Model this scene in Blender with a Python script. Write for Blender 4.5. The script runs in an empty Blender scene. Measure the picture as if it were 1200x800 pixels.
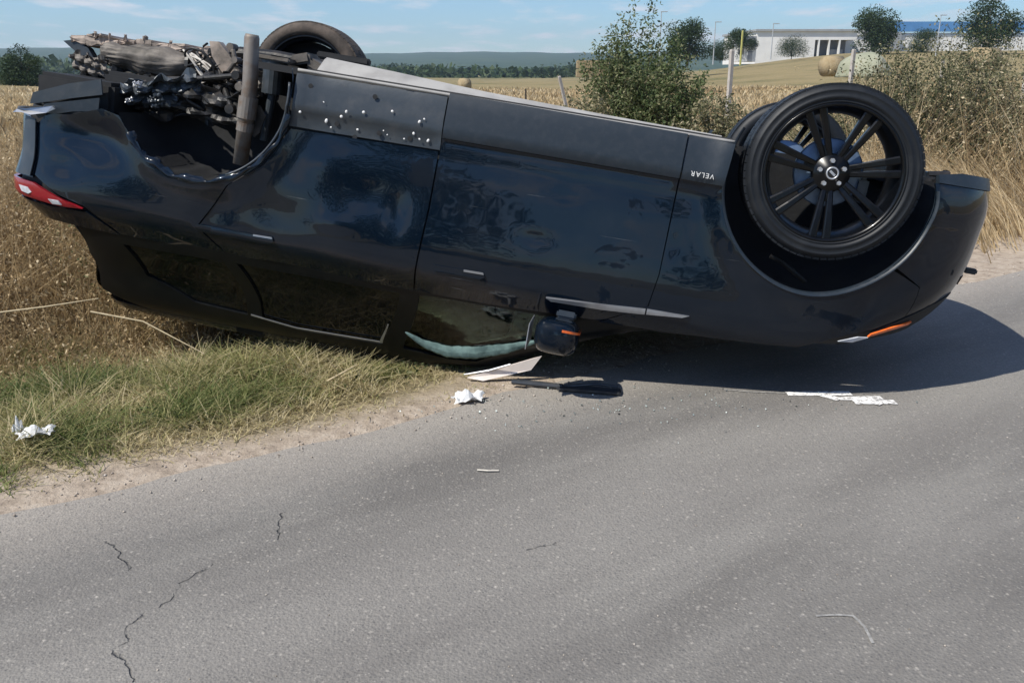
import bpy, bmesh, math, random
import numpy as np
from mathutils import Vector, Matrix
from mathutils.geometry import delaunay_2d_cdt

random.seed(7)
rng = np.random.default_rng(7)
D = bpy.data
SC = bpy.context.scene
COL = SC.collection
H = 1.44

# ------------------------------------------------------------------ camera, sky, sun, exposure
cam = D.cameras.new('camera'); camo = D.objects.new('camera', cam); COL.objects.link(camo)
cam.sensor_width = 36; cam.lens = 30.36; cam.clip_start = .05; cam.clip_end = 9000
camo.location = (0, 0, H); camo.rotation_euler = (math.radians(90 - 17.44), 0, 0)
SC.camera = camo
SUN = Vector((-.66, -.40, 1.0)).normalized()
el = math.asin(SUN.z); azi = math.atan2(SUN.x, SUN.y)
W = D.worlds.new('World'); SC.world = W; W.use_nodes = True
nt = W.node_tree; nt.nodes.clear()
def N(nt, t, **k):
    n = nt.nodes.new(t)
    for a, b in k.items():
        if a in n.inputs: n.inputs[a].default_value = b
        else: setattr(n, a, b)
    return n
sky = N(nt, 'ShaderNodeTexSky', sky_type='NISHITA', sun_disc=False, sun_elevation=el, sun_rotation=azi, air_density=1.0, dust_density=.15, ozone_density=3.0)
tc = N(nt, 'ShaderNodeTexCoord'); sep = N(nt, 'ShaderNodeSeparateXYZ')
nt.links.new(tc.outputs['Generated'], sep.inputs[0])
mx = N(nt, 'ShaderNodeMath', operation='MAXIMUM'); mx.inputs[1].default_value = .02
nt.links.new(sep.outputs[2], mx.inputs[0])
ad = N(nt, 'ShaderNodeMath', operation='ADD'); ad.inputs[1].default_value = .08; nt.links.new(mx.outputs[0], ad.inputs[0])
dx = N(nt, 'ShaderNodeMath', operation='DIVIDE'); dy = N(nt, 'ShaderNodeMath', operation='DIVIDE')
nt.links.new(sep.outputs[0], dx.inputs[0]); nt.links.new(ad.outputs[0], dx.inputs[1])
nt.links.new(sep.outputs[1], dy.inputs[0]); nt.links.new(ad.outputs[0], dy.inputs[1])
cb = N(nt, 'ShaderNodeCombineXYZ'); nt.links.new(dx.outputs[0], cb.inputs[0]); nt.links.new(dy.outputs[0], cb.inputs[1])
mp = N(nt, 'ShaderNodeMapping'); mp.inputs['Scale'].default_value = (1.0, .55, 1); mp.inputs['Location'].default_value = (3.1, 1.7, 0)
nt.links.new(cb.outputs[0], mp.inputs[0])
no = N(nt, 'ShaderNodeTexNoise', Scale=1.5, Detail=8.0, Roughness=.6); nt.links.new(mp.outputs[0], no.inputs['Vector'])
cr = N(nt, 'ShaderNodeValToRGB'); cr.color_ramp.elements[0].position = .50; cr.color_ramp.elements[1].position = .66
cr.color_ramp.elements[0].color = (0, 0, 0, 1); cr.color_ramp.elements[1].color = (.75, .75, .75, 1)
nt.links.new(no.outputs[0], cr.inputs[0])
mixc = N(nt, 'ShaderNodeMix', data_type='RGBA'); mixc.inputs[7].default_value = (7.8, 7.6, 8.0, 1)
tint = N(nt, 'ShaderNodeMix', data_type='RGBA', blend_type='MULTIPLY'); tint.inputs[0].default_value = 1; tint.inputs[7].default_value = (.74, .93, 1.14, 1); nt.links.new(sky.outputs[0], tint.inputs[6])
nt.links.new(cr.outputs[0], mixc.inputs[0]); nt.links.new(tint.outputs[2], mixc.inputs[6])
bg = N(nt, 'ShaderNodeBackground', Strength=.105); nt.links.new(mixc.outputs[2], bg.inputs[0])
wo = N(nt, 'ShaderNodeOutputWorld'); nt.links.new(bg.outputs[0], wo.inputs[0])
sl = D.lights.new('sun', 'SUN'); sl.energy = 5.0; sl.angle = math.radians(.53); sl.color = (1, .95, .86)
so = D.objects.new('sun', sl); COL.objects.link(so); so.rotation_euler = (-SUN).to_track_quat('-Z', 'Y').to_euler()
SC.view_settings.view_transform = 'Standard'; SC.view_settings.look = 'None'; SC.view_settings.exposure = 0.15; SC.view_settings.gamma = 1

# ------------------------------------------------------------------ materials
def mat(name, col, rough=.6, metal=0, noise=None, bump=None, coat=0, spec=.5, trans=0, ramp=None, attr=None, scale=1.0):
    m = D.materials.new(name); m.use_nodes = True; t = m.node_tree; b = t.nodes['Principled BSDF']
    b.inputs['Base Color'].default_value = (*col, 1); b.inputs['Roughness'].default_value = rough; b.inputs['Metallic'].default_value = metal
    b.inputs['Coat Weight'].default_value = coat; b.inputs['Coat Roughness'].default_value = .03; b.inputs['Specular IOR Level'].default_value = spec
    if trans: b.inputs['Transmission Weight'].default_value = trans
    co = N(t, 'ShaderNodeTexCoord')
    if noise:      # (scale, other colour, low, high)
        n = N(t, 'ShaderNodeTexNoise', Scale=noise[0], Detail=7.0, Roughness=.6); t.links.new(co.outputs['Object'], n.inputs['Vector'])
        r = N(t, 'ShaderNodeMapRange'); r.inputs[1].default_value = noise[2]; r.inputs[2].default_value = noise[3]; t.links.new(n.outputs[0], r.inputs[0])
        x = N(t, 'ShaderNodeMix', data_type='RGBA'); x.inputs[6].default_value = (*col, 1); x.inputs[7].default_value = (*noise[1], 1)
        t.links.new(r.outputs[0], x.inputs[0]); t.links.new(x.outputs[2], b.inputs['Base Color'])
    if attr:       # per-leaf tone picks from a ramp of colours
        a = N(t, 'ShaderNodeAttribute', attribute_name='tone'); r = N(t, 'ShaderNodeValToRGB'); e = r.color_ramp.elements
        e[0].color = (*attr[0], 1); e[0].position = 0; e[1].color = (*attr[-1], 1); e[1].position = 1
        for i, c in enumerate(attr[1:-1]):
            k = e.new((i + 1) / (len(attr) - 1)); k.color = (*c, 1)
        t.links.new(a.outputs['Fac'], r.inputs[0]); t.links.new(r.outputs[0], b.inputs['Base Color'])
    if bump:
        n = N(t, 'ShaderNodeTexNoise', Scale=bump[0], Detail=5.0); t.links.new(co.outputs['Object'], n.inputs['Vector'])
        k = N(t, 'ShaderNodeBump', Strength=bump[1], Distance=bump[2]); t.links.new(n.outputs[0], k.inputs['Height']); t.links.new(k.outputs[0], b.inputs['Normal'])
    return m
def leafmat(name, cols, rough=.65, tl=.25):
    m = mat(name, cols[0], rough, attr=cols, spec=.25); t = m.node_tree; b = t.nodes['Principled BSDF']; o = t.nodes['Material Output']
    tr = N(t, 'ShaderNodeBsdfTranslucent'); mxs = N(t, 'ShaderNodeMixShader'); mxs.inputs[0].default_value = tl
    t.links.new(t.nodes['Color Ramp'].outputs[0], tr.inputs[0]); t.links.new(b.outputs[0], mxs.inputs[1]); t.links.new(tr.outputs[0], mxs.inputs[2]); t.links.new(mxs.outputs[0], o.inputs[0])
    return m

def paint_mat():
    m = mat('black_car_paint', (.0016, .0056, .0125), .3, coat=1.0, spec=.08)
    t = m.node_tree; b = t.nodes['Principled BSDF']; b.inputs['Metallic'].default_value = .0
    co = N(t, 'ShaderNodeTexCoord')
    n1 = N(t, 'ShaderNodeTexNoise', Scale=2.2, Detail=9.0, Roughness=.65); t.links.new(co.outputs['Object'], n1.inputs[0])
    n2 = N(t, 'ShaderNodeTexNoise', Scale=60.0, Detail=4.0); t.links.new(co.outputs['Object'], n2.inputs[0])
    r1 = N(t, 'ShaderNodeMapRange'); r1.inputs[1].default_value = .45; r1.inputs[2].default_value = .8; r1.inputs[4].default_value = .10; t.links.new(n1.outputs[0], r1.inputs[0])
    mu = N(t, 'ShaderNodeMath', operation='MULTIPLY'); t.links.new(r1.outputs[0], mu.inputs[0]); t.links.new(n2.outputs[0], mu.inputs[1])
    df = N(t, 'ShaderNodeBsdfDiffuse'); df.inputs[0].default_value = (.17, .16, .14, 1)
    ms = N(t, 'ShaderNodeMixShader'); t.links.new(mu.outputs[0], ms.inputs[0]); t.links.new(b.outputs[0], ms.inputs[1]); t.links.new(df.outputs[0], ms.inputs[2])
    def mr(s_, a0, a1, b0, b1):
        r = N(t, 'ShaderNodeMapRange')
        for q, v in zip((1, 2, 3, 4), (a0, a1, b0, b1)): r.inputs[q].default_value = v
        t.links.new(s_, r.inputs[0]); return r.outputs[0]
    def mul(a, c): q = N(t, 'ShaderNodeMath', operation='MULTIPLY'); t.links.new(a, q.inputs[0]); t.links.new(c, q.inputs[1]); return q.outputs[0]
    # matt scuffed patches where the lacquer is gone, and fine scratches along the body
    pz = N(t, 'ShaderNodeTexNoise', Scale=3.3, Detail=6.0, Roughness=.62, Distortion=.6); t.links.new(co.outputs['Object'], pz.inputs[0])
    patch = mr(pz.outputs[0], .615, .635, 0, 1); cw = mr(patch, 0, 1, .8, .12); t.links.new(cw, b.inputs['Coat Weight']); t.links.new(mr(patch, 0, 1, .26, .6), b.inputs['Roughness'])
    mp1 = N(t, 'ShaderNodeMapping'); mp1.inputs['Scale'].default_value = (2.2, 2.0, 75); mp1.inputs['Rotation'].default_value = (0, .12, 0); t.links.new(co.outputs['Object'], mp1.inputs[0])
    sn = N(t, 'ShaderNodeTexNoise', Scale=1.0, Detail=4.0); t.links.new(mp1.outputs[0], sn.inputs[0])
    sc1 = mul(mr(sn.outputs[0], .70, .74, 0, .55), mr(n1.outputs[0], .46, .58, 0, 1))
    d2 = N(t, 'ShaderNodeBsdfDiffuse'); d2.inputs[0].default_value = (.22, .22, .21, 1); ms2 = N(t, 'ShaderNodeMixShader'); t.links.new(sc1, ms2.inputs[0]); t.links.new(ms.outputs[0], ms2.inputs[1]); t.links.new(d2.outputs[0], ms2.inputs[2])
    t.links.new(ms2.outputs[0], t.nodes['Material Output'].inputs[0])
    k = N(t, 'ShaderNodeBump', Strength=.35, Distance=.004)
    n3 = N(t, 'ShaderNodeTexNoise', Scale=5.0, Detail=2.0); t.links.new(co.outputs['Object'], n3.inputs[0]); t.links.new(n3.outputs[0], k.inputs['Height'])
    t.links.new(k.outputs[0], b.inputs['Coat Normal']); t.links.new(k.outputs[0], b.inputs['Normal'])
    return m
M = {}
M['paint'] = paint_mat()
M['hull'] = mat('dark_inner_body', (.006, .007, .009), .7, noise=(9, (.02, .02, .02), .5, .8))
M['pillar'] = mat('satin_black_pillar', (.004, .005, .006), .35, spec=.25, noise=(9, (.012, .012, .011), .5, .8))
M['liner'] = mat('wheel_liner_plastic', (.006, .007, .009), .8, noise=(6, (.014, .014, .014), .5, .85), bump=(40, .4, .004))
M['clad'] = mat('grey_black_cladding', (.014, .022, .031), .42, noise=(30, (.028, .034, .042), .45, .8), bump=(180, .25, .001))
M['bare'] = mat('bare_primer_sheet', (.042, .052, .062), .38, metal=.2, noise=(14, (.07, .075, .08), .45, .75), bump=(12, .3, .006))
M['rubber'] = mat('tyre_rubber', (.007, .009, .012), .55, noise=(7, (.030, .032, .034), .52, .85), bump=(90, .25, .001), spec=.4)
M['dustrubber'] = mat('dusty_tyre_rubber', (.05, .04, .032), .85, noise=(14, (.13, .10, .08), .4, .7), bump=(60, .5, .003))
M['rim'] = mat('black_gloss_alloy', (.002, .0025, .0035), .28, coat=.12, spec=.3, noise=(40, (.006, .006, .007), .5, .8))
M['silver'] = mat('bare_steel', (.55, .56, .58), .42, metal=.7, noise=(30, (.35, .33, .3), .5, .8))
M['disc'] = mat('brake_disc_steel', (.17, .24, .35), .42, metal=.5, noise=(20, (.11, .15, .22), .45, .75))
M['rust'] = mat('rusty_tube', (.20, .18, .16), .6, metal=.3, noise=(16, (.16, .10, .06), .45, .7), bump=(60, .4, .002))
M['alu'] = mat('dull_aluminium', (.17, .15, .13), .65, metal=.2, noise=(7, (.045, .04, .034), .4, .65), bump=(24, .5, .006))
M['beige'] = mat('dusty_beige_underseal', (.44, .36, .30), .85, noise=(7, (.14, .12, .10), .45, .7), bump=(20, .5, .008))
M['under'] = mat('dusty_undertray', (.36, .35, .33), .75, noise=(5, (.20, .19, .18), .45, .8), bump=(30, .3, .003))
M['blackmetal'] = mat('oily_black_metal', (.018, .018, .018), .45, metal=.3, noise=(12, (.06, .05, .042), .5, .75), bump=(30, .5, .004))
M['trim'] = mat('satin_silver_trim', (.38, .39, .41), .3, metal=.7, noise=(20, (.28, .28, .3), .5, .8))
M['white'] = mat('white_plastic', (.75, .74, .72), .45, noise=(12, (.6, .58, .55), .5, .8))
M['red'] = mat('red_lamp_lens', (.24, .012, .02), .12, coat=.6, noise=(40, (.25, .01, .02), .4, .7))
M['lampwhite'] = mat('clear_lamp_lens', (.62, .64, .68), .12, coat=.5, noise=(30, (.4, .42, .45), .4, .7))
M['orange'] = mat('amber_lens', (.80, .16, .03), .25, coat=.4, noise=(40, (.6, .1, .02), .4, .7))
M['cream'] = mat('cream_lining_board', (.80, .72, .66), .7, noise=(8, (.66, .58, .52), .4, .7), bump=(40, .3, .002))
AIRZ = [1.375, 1.435, 1.455, 1.43, 1.37, 1.29]
M['airbag'] = mat('curtain_airbag_cloth', (.12, .19, .18), .85, noise=(9, (.03, .06, .06), .42, .66), bump=(30, .6, .01))
M['paper'] = mat('white_litter_paper', (.72, .72, .70), .7, noise=(14, (.5, .5, .5), .4, .7), bump=(30, .5, .005))
g = D.materials.new('tinted_glass'); g.use_nodes = True; t = g.node_tree; b = t.nodes['Principled BSDF']
tr = N(t, 'ShaderNodeBsdfTransparent'); tr.inputs[0].default_value = (.26, .36, .34, 1); gl = N(t, 'ShaderNodeBsdfGlossy', Roughness=.03); fr = N(t, 'ShaderNodeFresnel', IOR=1.5)
n = N(t, 'ShaderNodeTexNoise', Scale=3.0, Detail=6.0); co = N(t, 'ShaderNodeTexCoord'); t.links.new(co.outputs['Object'], n.inputs[0])
bp_ = N(t, 'ShaderNodeBump', Strength=.3, Distance=.004); t.links.new(n.outputs[0], bp_.inputs['Height']); t.links.new(bp_.outputs[0], gl.inputs['Normal'])
ms = N(t, 'ShaderNodeMixShader'); t.links.new(fr.outputs[0], ms.inputs[0]); t.links.new(tr.outputs[0], ms.inputs[1]); t.links.new(gl.outputs[0], ms.inputs[2]); t.links.new(ms.outputs[0], t.nodes['Material Output'].inputs[0])
tr.inputs[0].default_value = (.50, .62, .60, 1); M['glass'] = g
M['darkglass'] = mat('privacy_glass', (.003, .004, .005), .05, spec=.35, noise=(4, (.008, .008, .008), .5, .85))

# ------------------------------------------------------------------ object helpers
def tag(o, label=None, cat=None, group=None, kind=None):
    if label: o['label'] = label
    if cat: o['category'] = cat
    if group: o['group'] = group
    if kind: o['kind'] = kind
    return o
def empty(name, loc=(0, 0, 0), rz=0, label=None, cat=None, group=None):
    o = D.objects.new(name, None); COL.objects.link(o); o.location = loc; o.rotation_euler = (0, 0, rz); o.empty_display_size = .2
    return tag(o, label, cat, group)
def link(name, me, m=None, parent=None):
    if m is not None: me.materials.append(m)
    o = D.objects.new(name, me); COL.objects.link(o); o.parent = parent
    return o
def mesh(name, v, f, m=None, parent=None, smooth=False, normals=None):
    me = D.meshes.new(name); me.from_pydata([tuple(map(float, p)) for p in v], [], [tuple(map(int, q)) for q in f]); me.update()
    if smooth:
        me.polygons.foreach_set('use_smooth', [True] * len(me.polygons))
        if normals is not None: me.normals_split_custom_set_from_vertices([tuple(x) for x in normals])
    return link(name, me, m, parent)
def bmobj(name, bm, m, parent=None, smooth=False):
    me = D.meshes.new(name); bm.to_mesh(me); bm.free()
    if smooth: me.polygons.foreach_set('use_smooth', [True] * len(me.polygons))
    return link(name, me, m, parent)
def bfast(name, V, F, m, parent=None, tone=None):       # big numpy meshes, F (n,k)
    me = D.meshes.new(name); V = np.asarray(V, np.float32); F = np.asarray(F, np.int32); k = F.shape[1]
    me.vertices.add(len(V)); me.vertices.foreach_set('co', V.ravel()); me.loops.add(F.size); me.loops.foreach_set('vertex_index', F.ravel())
    me.polygons.add(len(F)); me.polygons.foreach_set('loop_start', np.arange(len(F), dtype=np.int32) * k)
    try: me.polygons.foreach_set('loop_total', np.full(len(F), k, np.int32))
    except Exception: pass
    me.update(calc_edges=True)
    if tone is not None:
        a = me.attributes.new('tone', 'FLOAT', 'POINT'); a.data.foreach_set('value', np.asarray(tone, np.float32))
    me.validate(clean_customdata=False)
    return link(name, me, m, parent)
def box(bm, c, s, rot=None, bev=0):
    r = bmesh.ops.create_cube(bm, size=1); vs = r['verts']
    mt = Matrix.Translation(c) @ (rot.to_4x4() if rot is not None else Matrix.Identity(4)) @ Matrix.Diagonal((*s, 1))
    bmesh.ops.transform(bm, matrix=mt, verts=vs)
    if bev:
        es = list({e for v in vs for e in v.link_edges}); bmesh.ops.bevel(bm, geom=es, offset=bev, segments=2, affect='EDGES')
def tube(bm, pts, rad, seg=10, cap=True):
    pts = [Vector(p) for p in pts]; rads = rad if isinstance(rad, (list, tuple)) else [rad] * len(pts); rings = []
    up = Vector((0, 0, 1))
    for i, p in enumerate(pts):
        d = (pts[min(i + 1, len(pts) - 1)] - pts[max(i - 1, 0)]).normalized()
        a = d.cross(up);
        if a.length < .1: a = d.cross(Vector((0, 1, 0)))
        a.normalize(); b_ = d.cross(a)
        rings.append([bm.verts.new(p + (a * math.cos(2 * math.pi * k / seg) + b_ * math.sin(2 * math.pi * k / seg)) * rads[i]) for k in range(seg)])
    for r0, r1 in zip(rings, rings[1:]):
        for k in range(seg): bm.faces.new((r0[k], r0[(k + 1) % seg], r1[(k + 1) % seg], r1[k]))
    if cap: bm.faces.new(rings[0][::-1]); bm.faces.new(rings[-1])
def lathe(name, prof, m, parent, seg=72, closed=False, c=(0, 0, 0)):     # profile of (radius, y), axis along local Y
    V = []; F = []; n = len(prof)
    for k in range(seg):
        a = 2 * math.pi * k / seg
        for r, y in prof: V.append((c[0] + r * math.cos(a), c[1] + y, c[2] + r * math.sin(a)))
    for k in range(seg):
        k2 = (k + 1) % seg
        for i in range(n if closed else n - 1):
            j = (i + 1) % n; F.append((k * n + i, k * n + j, k2 * n + j, k2 * n + i))
    return mesh(name, V, F, m, parent, True)

# ------------------------------------------------------------------ SURFACE of the car body (car coordinates: x forward, y left, z up, upright)
#SURF-BEGIN
def nspline(xs, ys):
    xs = np.array(xs, float); ys = np.array(ys, float); n = len(xs); h = np.diff(xs); A = np.eye(n); r = np.zeros(n)
    for i in range(1, n - 1):
        A[i, i - 1] = h[i - 1]; A[i, i] = 2 * (h[i - 1] + h[i]); A[i, i + 1] = h[i]; r[i] = 6 * ((ys[i + 1] - ys[i]) / h[i] - (ys[i] - ys[i - 1]) / h[i - 1])
    m = np.linalg.solve(A, r)
    def f(x):
        x = np.clip(np.asarray(x, float), xs[0], xs[-1]); i = np.clip(np.searchsorted(xs, x) - 1, 0, n - 2); hh = h[i]; a = xs[i + 1] - x; b = x - xs[i]
        return m[i] * a**3 / (6 * hh) + m[i + 1] * b**3 / (6 * hh) + (ys[i] / hh - m[i] * hh / 6) * a + (ys[i + 1] / hh - m[i + 1] * hh / 6) * b
    return f
PL = [(0.0, 0), (0.0, .25), (.012, .50), (.04, .68), (.11, .81), (.25, .885), (.5, .93), (.9, .953), (1.5, .96), (2.4, .962), (3.3, .960), (3.8, .955), (4.15, .93), (4.40, .885), (4.58, .80), (4.69, .68), (4.76, .50), (4.79, .25), (4.80, 0)]
_x = np.array([p[0] for p in PL]); _y = np.array([p[1] for p in PL]); _t = np.concatenate([[0], np.cumsum(np.hypot(np.diff(_x), np.diff(_y)))])
_fx, _fy = nspline(_t, _x), nspline(_t, _y); _tt = np.linspace(0, _t[-1], 4000); _px, _py = _fx(_tt), _fy(_tt)
_s = np.concatenate([[0], np.cumsum(np.hypot(np.diff(_px), np.diff(_py)))]); _s = _s - np.interp(2.4, _px, _s) + 2.4
PMIN, PMAX = _s[0], _s[-1]
def plan(p): return np.interp(p, _s, _px), np.interp(p, _s, _py)
def p_of_x(x): return np.interp(x, _px, _s)
_ww = nspline([.10, .20, .26, .34, .43, .46, .55, .7, .84, .95, 1.02, 1.07, 1.12, 1.16], [.90, .925, .945, .960, .967, .963, .968, .982, .995, 1.0, .995, .978, .945, .92])
_nz = nspline([.1, .25, .33, .42, .55, .68, .8, .9, .98, 1.05, 1.12, 1.2], [-.06, -.02, .0, .0, -.01, -.035, -.09, -.17, -.26, -.36, -.48, -.6])
_tz = nspline([.1, .25, .4, .55, .7, .85, .95, 1.03, 1.1, 1.16, 1.25], [.3, .22, .12, .05, .03, .03, .0, .0, .06, .12, .2])
DENTS = [(.55, .70, .22, .10, .035), (1.55, .90, .16, .10, .009), (2.75, .80, .07, .03, .004), (2.85, .58, .08, .035, .002), (1.95, .74, .14, .08, .010), (2.1, .80, .05, .09, .009), (1.83, .88, .09, .03, -.006), (1.25, .93, .10, .10, .014), (3.36, .72, .015, .05, .0025), (1.75, .62, .10, .08, -.004), (.42, .86, .10, .06, .012), (4.3, .9, .06, .08, .01)]
AF, AR = (3.965, .365, .448), (1.11, .36, .445)
def body(p, z):
    p = np.asarray(p, float); z = np.asarray(z, float)
    cx, cy = plan(p)
    wn = np.clip((cx - 3.7) / 1.1, 0, 1)**2 * (3 - 2 * np.clip((cx - 3.7) / 1.1, 0, 1)); wt = np.clip((1.0 - cx) / 1.0, 0, 1)**2 * (3 - 2 * np.clip((1.0 - cx) / 1.0, 0, 1))
    x = cx + wn * _nz(z) + wt * _tz(z); y = cy * _ww(z)
    yy = np.zeros_like(y)
    for (ax, az, ar) in (AF, AR):
        r = np.hypot(cx - ax, z - az); yy += .020 * np.exp(-((r - ar) / .075)**2)
    for (a, b, sa, sb, d) in DENTS: yy -= d * np.exp(-((cx - a) / sa)**2 - ((z - b) / sb)**2)
    yy -= .005 * np.exp(-((z - .435) / .014)**2)
    yy += .004 * np.exp(-((z - 1.03) / .015)**2)
    k = np.exp(-((cx - 1.2) / .8)**2); yy += k * (.0022 * np.sin(cx * 9 + z * 7) * np.sin(z * 11 - cx * 4 + 1) + .0007 * np.sin(cx * 23 + 2) * np.sin(z * 19 + cx * 7))
    return np.stack([x, y + yy * np.clip(cy / .5, 0, 1), z], -1)
GL = [(0, 0), (0, .55), (.01, .80), (.03, .93), (.07, .985), (.14, 1.0), (.5, 1.0), (.84, 1.0), (.93, .985), (.962, .93), (.978, .80), (.993, .5), (1, 0)]
_gz = [1.04, 1.12, 1.2, 1.3, 1.4, 1.5, 1.56, 1.60, 1.64]
_gr = nspline(_gz, [.16, .22, .30, .36, .38, .36, .42, .55, .7]); _gf = nspline(_gz, [3.90, 3.62, 3.38, 3.12, 2.90, 2.72, 2.62, 2.5, 2.35]); _gw = nspline(_gz, [.925, .905, .875, .825, .77, .71, .66, .60, .52])
_gx = np.array([a[0] * 2.9 for a in GL]); _gy = np.array([a[1] * .8 for a in GL]); _gt = np.concatenate([[0], np.cumsum(np.hypot(np.diff(_gx), np.diff(_gy)))])
_gfx, _gfy = nspline(_gt, _gx), nspline(_gt, _gy); _gtt = np.linspace(0, _gt[-1], 3000)
_gpx, _gpy = _gfx(_gtt), np.clip(_gfy(_gtt), 0, .8); _gs = _gtt / _gt[-1]
def house(p, z):       # greenhouse; p 0..1 from rear centre to windscreen centre
    u = np.interp(p, _gs, _gpx) / 2.9; v = np.interp(p, _gs, _gpy) / .8
    a, b = _gr(z), _gf(z); x = a + u * (b - a); y = v * _gw(z) * (1 - .07 * np.clip((x - 1.6) / 1.6, 0, 1)**2 - .08 * np.clip((1.3 - x) / 1.0, 0, 1)**2)
    y = y - .03 * np.exp(-((x - 1.0) / .4)**2 - ((z - 1.35) / .12)**2) * v
    return np.stack([x, y, z + 0 * x], -1)
CAR_R = np.array([[0.97665715, -0.14466569, -0.15878491], [-0.15345702, -0.98715228, -0.04451192], [-0.15030554, 0.06783955, -0.9863093]])
CAR_T = np.array([-.103, 4.8285, -.7404 + 1.44])
#SURF-END
CT = CAR_T - CAR_R @ np.array([2.4, 0, .8])
def crush(V):          # the roof is flattened where it lies on the ground
    V = np.array(V, float); w = V @ CAR_R.T + CT; low = np.clip(.012 - w[:, 2], 0, None)
    return V + (CAR_R.T @ np.array([0, 0, 1]))[None] * low[:, None]
car = empty('overturned_car', label='shiny black car lying upside down across the road edge, its near rear wheel gone', cat='car')
car.matrix_world = Matrix([[*CAR_R[i], CT[i]] for i in range(3)] + [[0, 0, 0, 1]])

def dens(o, step, closed=True):
    o = [np.array(a, float) for a in o]; out = []; n = len(o)
    for i in range(n if closed else n - 1):
        a, b_ = o[i], o[(i + 1) % n]; k = max(1, int(np.ceil(np.linalg.norm(b_ - a) / step)))
        out += [a + (b_ - a) * j / k for j in range(k)]
    if not closed: out.append(o[-1])
    return out
def pip(P, poly):
    x, y = P[:, 0], P[:, 1]; ins = np.zeros(len(P), bool); n = len(poly)
    for i in range(n):
        x0, y0 = poly[i]; x1, y1 = poly[(i + 1) % n]
        if y0 == y1: continue
        c = ((y0 > y) != (y1 > y)) & (x < (x1 - x0) * (y - y0) / (y1 - y0) + x0); ins ^= c
    return ins
def nrm(f, P, Z):
    e = 1e-3; du = f(P + e, Z) - f(P - e, Z); dv = f(P, Z + e) - f(P, Z - e); n_ = np.cross(dv, du); n_ /= np.linalg.norm(n_, axis=-1, keepdims=True) + 1e-12
    return -n_ if False else n_
def panel(name, out, m, parent=None, f=body, off=0.0, th=.006, holes=(), step=.04, side=1, su=1.0, jitter=0, bumpf=None):
    """sheet cut to an outline on the body surface, with a rim and a back; su = metres per unit of p"""
    parent = parent or car
    O = dens([(a * su, b_) for a, b_ in out], step); HS = [dens([(a * su, b_) for a, b_ in h_], step) for h_ in holes]
    OP = np.array(O)
    if jitter: OP = OP + rng.normal(0, jitter, OP.shape)
    x0, z0 = OP.min(0); x1, z1 = OP.max(0)
    gx = np.arange(x0 + step / 2, x1, step); gz = np.arange(z0 + step / 2, z1, step); G = np.stack(np.meshgrid(gx, gz), -1).reshape(-1, 2)
    allb = np.concatenate([OP] + [np.array(h_) for h_ in HS]) if HS else OP
    d2 = ((G[:, None] - allb[None])**2).sum(-1).min(1); G = G[(d2 > (step * .45)**2) & pip(G, OP)]
    for h_ in HS: G = G[~pip(G, np.array(h_))]
    pts = np.concatenate([allb, G]); edges = []; k = 0
    for L in [OP] + HS:
        n = len(L); edges += [(k + i, k + (i + 1) % n) for i in range(n)]; k += n
    vs, es, fs, _, _, _ = delaunay_2d_cdt([Vector(p) for p in pts], edges, [], 0, 1e-6)
    vs = np.array([tuple(v) for v in vs]); fs = np.array([q for q in fs if len(q) == 3]); c = vs[fs].mean(1); ok = pip(c, OP)
    for h_ in HS: ok &= ~pip(c, np.array(h_))
    fs = fs[ok]
    # orient counter-clockwise in (p,z)
    a = vs[fs]; cr_ = (a[:, 1, 0] - a[:, 0, 0]) * (a[:, 2, 1] - a[:, 0, 1]) - (a[:, 1, 1] - a[:, 0, 1]) * (a[:, 2, 0] - a[:, 0, 0]); fs[cr_ < 0] = fs[cr_ < 0][:, ::-1]
    P, Z = vs[:, 0] / su, vs[:, 1]
    S = f(P, Z); nn = nrm(f, P, Z)
    if np.mean(nn[:, 1]) < 0: nn = -nn
    if bumpf is not None: S = S + nn * bumpf(P, Z)[:, None]
    A = S + nn * off; B = A - nn * th; nv = len(A)
    be = {}
    for q in fs:
        for i in range(3):
            e = (q[i], q[(i + 1) % 3]); be[e] = 1
    bd = [e for e in be if (e[1], e[0]) not in be]
    V = [A, B]; NN = [nn, -nn]
    F = [tuple(q[::-1]) for q in fs] + [tuple(q + nv) for q in fs]
    ra = []; rn = []; idx = 2 * nv
    for e0, e1 in bd:
        d = A[e1] - A[e0]; rr = np.cross(d, nn[e0]); rr /= np.linalg.norm(rr) + 1e-12; rr = -rr
        ra += [A[e0], A[e1], B[e1], B[e0]]; rn += [rr] * 4; F.append((idx, idx + 1, idx + 2, idx + 3)); idx += 4
    V = np.concatenate(V + [np.array(ra)]); NN = np.concatenate(NN + [np.array(rn)])
    if side < 0: V = V * [1, -1, 1]; NN = NN * [1, -1, 1]; F = [q[::-1] for q in F]
    # make face winding agree with normals
    F2 = []
    for q in F:
        p0, p1, p2 = V[q[0]], V[q[1]], V[q[2]]
        F2.append(q if np.dot(np.cross(p1 - p0, p2 - p0), NN[q[0]]) > 0 else q[::-1])
    V2 = crush(V)
    return mesh(name, V2, F2, m, parent, True, NN)
def arc(c, r, a0, a1, n=28): return [(c[0] + r * math.cos(math.radians(a0 + (a1 - a0) * i / n)), c[1] + r * math.sin(math.radians(a0 + (a1 - a0) * i / n))) for i in range(n + 1)]

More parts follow.
